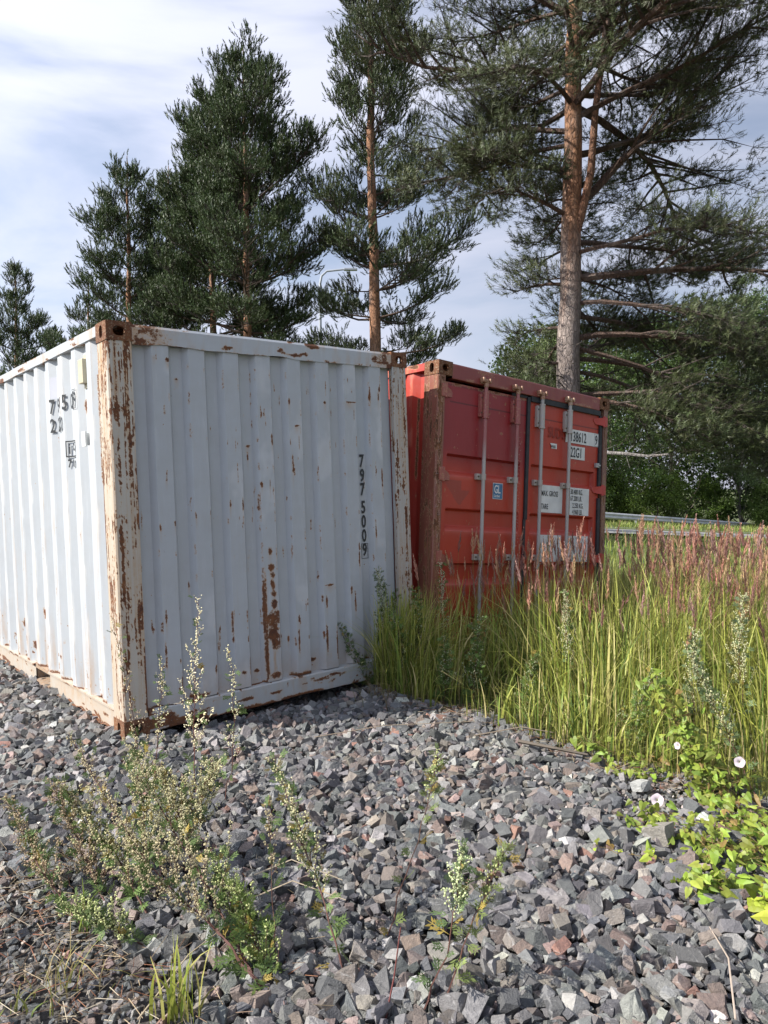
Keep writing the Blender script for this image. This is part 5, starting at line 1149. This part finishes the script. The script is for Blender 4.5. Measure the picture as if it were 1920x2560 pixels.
stalk('thick dark stick at the edge of the grass', [(.80, 4.45, Z), (.98, 4.30, Z + .01), (1.15, 4.22, Z)], .012, (.10, .08, .07), 'stick')
stalk('thin grey twig lying across the stones in front of the grass edge', [(.55, 4.55, Z), (.85, 4.62, Z + .03), (1.05, 4.60, Z)], .004, (.30, .24, .18))
stalk('pale twig between the stones in the lower right corner', [(1.0, 2.10, Z), (1.07, 2.3, Z + .05), (1.12, 2.55, Z)], .003, (.42, .34, .28))
stalk('reddish upright stalk at the very bottom centre', [(.0, 2.16, 0), (.03, 2.2, .12), (.05, 2.22, .26)], .003, (.16, .05, .05))
# litter: straw bits
r = rs(99); n = 2600; x = np.r_[r.uniform(-1.9, -.1, n), r.uniform(-.2, 2.2, n)]; y = np.r_[r.uniform(1.7, 3.3, n), np.interp(x[n:], [e[0] for e in EDGE], [e[1] for e in EDGE]) + r.normal(0, .13, n)]; m = np.r_[r.rand(n) < small_patch(x[:n], y[:n]) + .03, r.rand(n) < .5]; x = x[m]; y = y[m]; n = len(x)
a = r.uniform(0, 6.28, n); L1 = r.uniform(.02, .11, n); z = hz(x, y) + r.uniform(.004, .05, n); S = np.c_[x, y, z, x + np.cos(a) * L1, y + np.sin(a) * L1, z + r.uniform(-.01, .02, n), np.full(n, .0012), np.full(n, .0009)]
V, F = seg_mesh(S, 3); c = np.repeat(np.array([[.34, .26, .17], [.20, .13, .09], [.42, .36, .27], [.24, .10, .06]])[r.randint(0, 4, n)], 6, axis=0)
tag(mesh('plant_litter', V, F, M_STEM, None, False, {'col': c}), 'scattered straw and dead plant bits on the ground', 'litter', kind='stuff')

# ------------------------------------------------------------------ bindweed
def heart():
    V = np.array([(0, 0, 0), (.22, .02, -.20), (.44, .05, -.12), (.40, .06, .25), (.22, .05, .62), (0, .0, 1.0), (-.22, .05, .62), (-.40, .06, .25), (-.44, .05, -.12), (-.22, .02, -.20), (0, -.03, .45)]) * [.85, 1.6, 1]
    F = [(0, 1, 2), (0, 2, 3), (0, 3, 10), (3, 4, 10), (4, 5, 10), (5, 6, 10), (6, 7, 10), (7, 0, 10), (7, 8, 0), (8, 9, 0)]
    return V, np.array(F), np.array([.8, .95, 1, 1.05, 1.05, 1, 1.05, 1.05, 1, .95, .85])
HE = [heart()]
def flower(parent, p, d, s, col=(.70, .60, .66)):
    d = Vector(d).normalized(); a = d.orthogonal().normalized(); b = d.cross(a); p = Vector(p); V = [p - d * .8 * s]; F = []; C = [(.6, .6, .45)]
    rings = [(.12, -.45), (.28, -.12), (.62, .05), (1.0, .10)]; n = 20
    for j, (rr, h) in enumerate(rings):
        for k in range(n):
            t = 2 * math.pi * k / n; q = rr * (1 + (.05 * math.cos(5 * t) if j == 3 else 0)); V.append(p + (a * math.cos(t) + b * math.sin(t)) * q * s + d * (h + (.04 * math.cos(5 * t) if j > 1 else 0)) * s); st_ = .80 if math.cos(5 * t) > .6 and j < 3 else 1; C.append(tuple(np.array(col if j else (.72, .72, .5)) * (1.12 if math.cos(5 * t) > .6 else 1)))
    for k in range(n): F.append((0, 1 + (k + 1) % n, 1 + k))
    for j in range(3):
        for k in range(n): F.append((1 + j * n + k, 1 + j * n + (k + 1) % n, 1 + (j + 1) * n + (k + 1) % n, 1 + (j + 1) * n + k))
    mesh('flower', np.array([v[:] for v in V]), F, M_LEAF, parent, True, {'col': np.clip(np.array(C), 0, .9)})
def bindweed(label, paths, dens, seed, flowers=(), col=(.27, .36, .055), sz=.043, sp=.04):
    r = rs(seed); b = np.array(paths[0][0], float); b[2] = float(hz(b[0], b[1])); root = empty('bindweed', tuple(b), label=label, cat='climbing weed', group='bindweed plants'); S = []; LP = []; LD = []
    for P in paths:
        C = curve([np.array(q) - b for q in P], 26); C[1:-1] += r.normal(0, .010, (24, 3)); C[:, 2] = np.maximum(C[:, 2], hz(C[:, 0] + b[0], C[:, 1] + b[1]) - b[2] + .035)
        S += [(*C[k], *C[k + 1], .0014, .0013) for k in range(25)]
        L1 = np.linalg.norm(np.diff(C, axis=0), axis=1).sum()
        for k in range(int(L1 * dens)):
            t = r.rand() * 24.99; i = int(t); p = C[i] + (C[i + 1] - C[i]) * (t - i) + r.normal(0, sp, 3) * [1, 1, .6]; p[2] = max(p[2], float(hz(p[0] + b[0], p[1] + b[1])) - b[2] + .04)
            LP.append(p); S.append((*(C[i]), *p, .0009, .0009))
    n = len(LP); LP = np.array(LP); D = r.normal(size=(n, 3)) * [.8, .8, .5] + [0, -.5, -.45]; D /= np.linalg.norm(D, axis=1, keepdims=True)
    nz = np.array([-.35, -.55, .9]) + r.normal(0, .38, (n, 3)); yv = -(nz - D * (nz * D).sum(1, keepdims=True)); yv /= np.linalg.norm(yv, axis=1, keepdims=True); xv = np.cross(yv, D); M = np.stack([xv, yv, D], 2)
    c = np.tile(col, (n, 1)) * r.uniform(.55, 1.25, (n, 1)) * (r.uniform(.88, 1.12, (n, 3))); br = r.rand(n) < .05; c[br] = (.30, .20, .07)
    V, F, Cc = place(HE, LP, D, sz * r.uniform(.6, 1.3, n), c, r, M); mesh('leaves', V, F, M_LEAF, root, False, {'col': Cc}, )
    V, F = seg_mesh(S, 3); mesh('vine', V, F, M_STEM, root, False, {'col': np.tile((.20, .14, .06), (len(V), 1))})
    for p, d, s in flowers: flower(root, np.array(p) - b, d, s)
    return root
bindweed('yellow green bindweed climbing as a tower over the grass, with small pink flowers',
         [[(1.60, 3.3, 0), (1.60, 3.75, .12), (1.49, 3.80, .36), (1.38, 3.8, .62)], [(1.68, 3.35, 0), (1.66, 3.7, .10), (1.55, 3.78, .30), (1.46, 3.8, .46)], [(1.60, 3.45, 0), (1.58, 3.65, .08), (1.52, 3.75, .20), (1.50, 3.8, .30)], [(1.75, 3.5, 0), (1.70, 3.62, .08), (1.62, 3.7, .18), (1.58, 3.75, .25)]],
         100, 1, [((1.69, 3.55, .27), (-.5, -1, .3), .025), ((1.46, 3.72, .29), (-1, -.6, .2), .018)], sp=.05)
bindweed('mat of bindweed creeping over the stones with one open pale flower on its left',
         [[(1.62, 3.38, .04), (1.45, 3.33, .07), (1.30, 3.42, .07), (1.17, 3.46, .06)], [(1.62, 3.20, .04), (1.40, 3.18, .07), (1.25, 3.25, .07), (1.12, 3.30, .06)], [(1.70, 3.25, .04), (1.62, 3.12, .07), (1.50, 3.05, .06), (1.42, 3.0, .05)], [(1.55, 3.4, .04), (1.45, 3.2, .10), (1.35, 3.1, .07), (1.30, 3.02, .05)], [(1.72, 3.4, .04), (1.66, 3.25, .1), (1.60, 3.15, .1), (1.55, 3.05, .06)]],
         88, 2, [((1.29, 3.52, .10), (-.35, -1, .55), .029)], sp=.045)
bindweed('bindweed shoot lying on the gravel below the big mat', [[(1.50, 2.84, .04), (1.35, 2.86, .07), (1.24, 2.88, .07), (1.13, 2.84, .05)], [(1.30, 2.90, .05), (1.22, 2.82, .07), (1.16, 2.84, .06)]], 62, 3, [], (.30, .40, .06), .050, .035)
bindweed('bindweed shoot at the right edge below the others', [[(1.55, 2.72, .04), (1.45, 2.70, .08), (1.36, 2.64, .07)], [(1.58, 2.65, .04), (1.48, 2.60, .06), (1.40, 2.60, .05)]], 80, 4, [], (.34, .42, .05), .055, .035)
bindweed('few small bindweed leaves strung along the stones left of the mat', [[(1.20, 3.02, .04), (1.08, 3.06, .05), (.98, 3.08, .05), (.88, 3.16, .05)]], 22, 5, [], (.36, .42, .06), .042, .02)
bindweed('thin bindweed row where the grass meets the stones', [[(1.50, 4.0, .08), (1.38, 4.08, .09), (1.26, 4.2, .10), (1.12, 4.35, .12)], [(1.45, 3.92, .05), (1.3, 4.0, .05), (1.2, 4.15, .06)]], 45, 6, [], (.26, .34, .06), .048, .035)
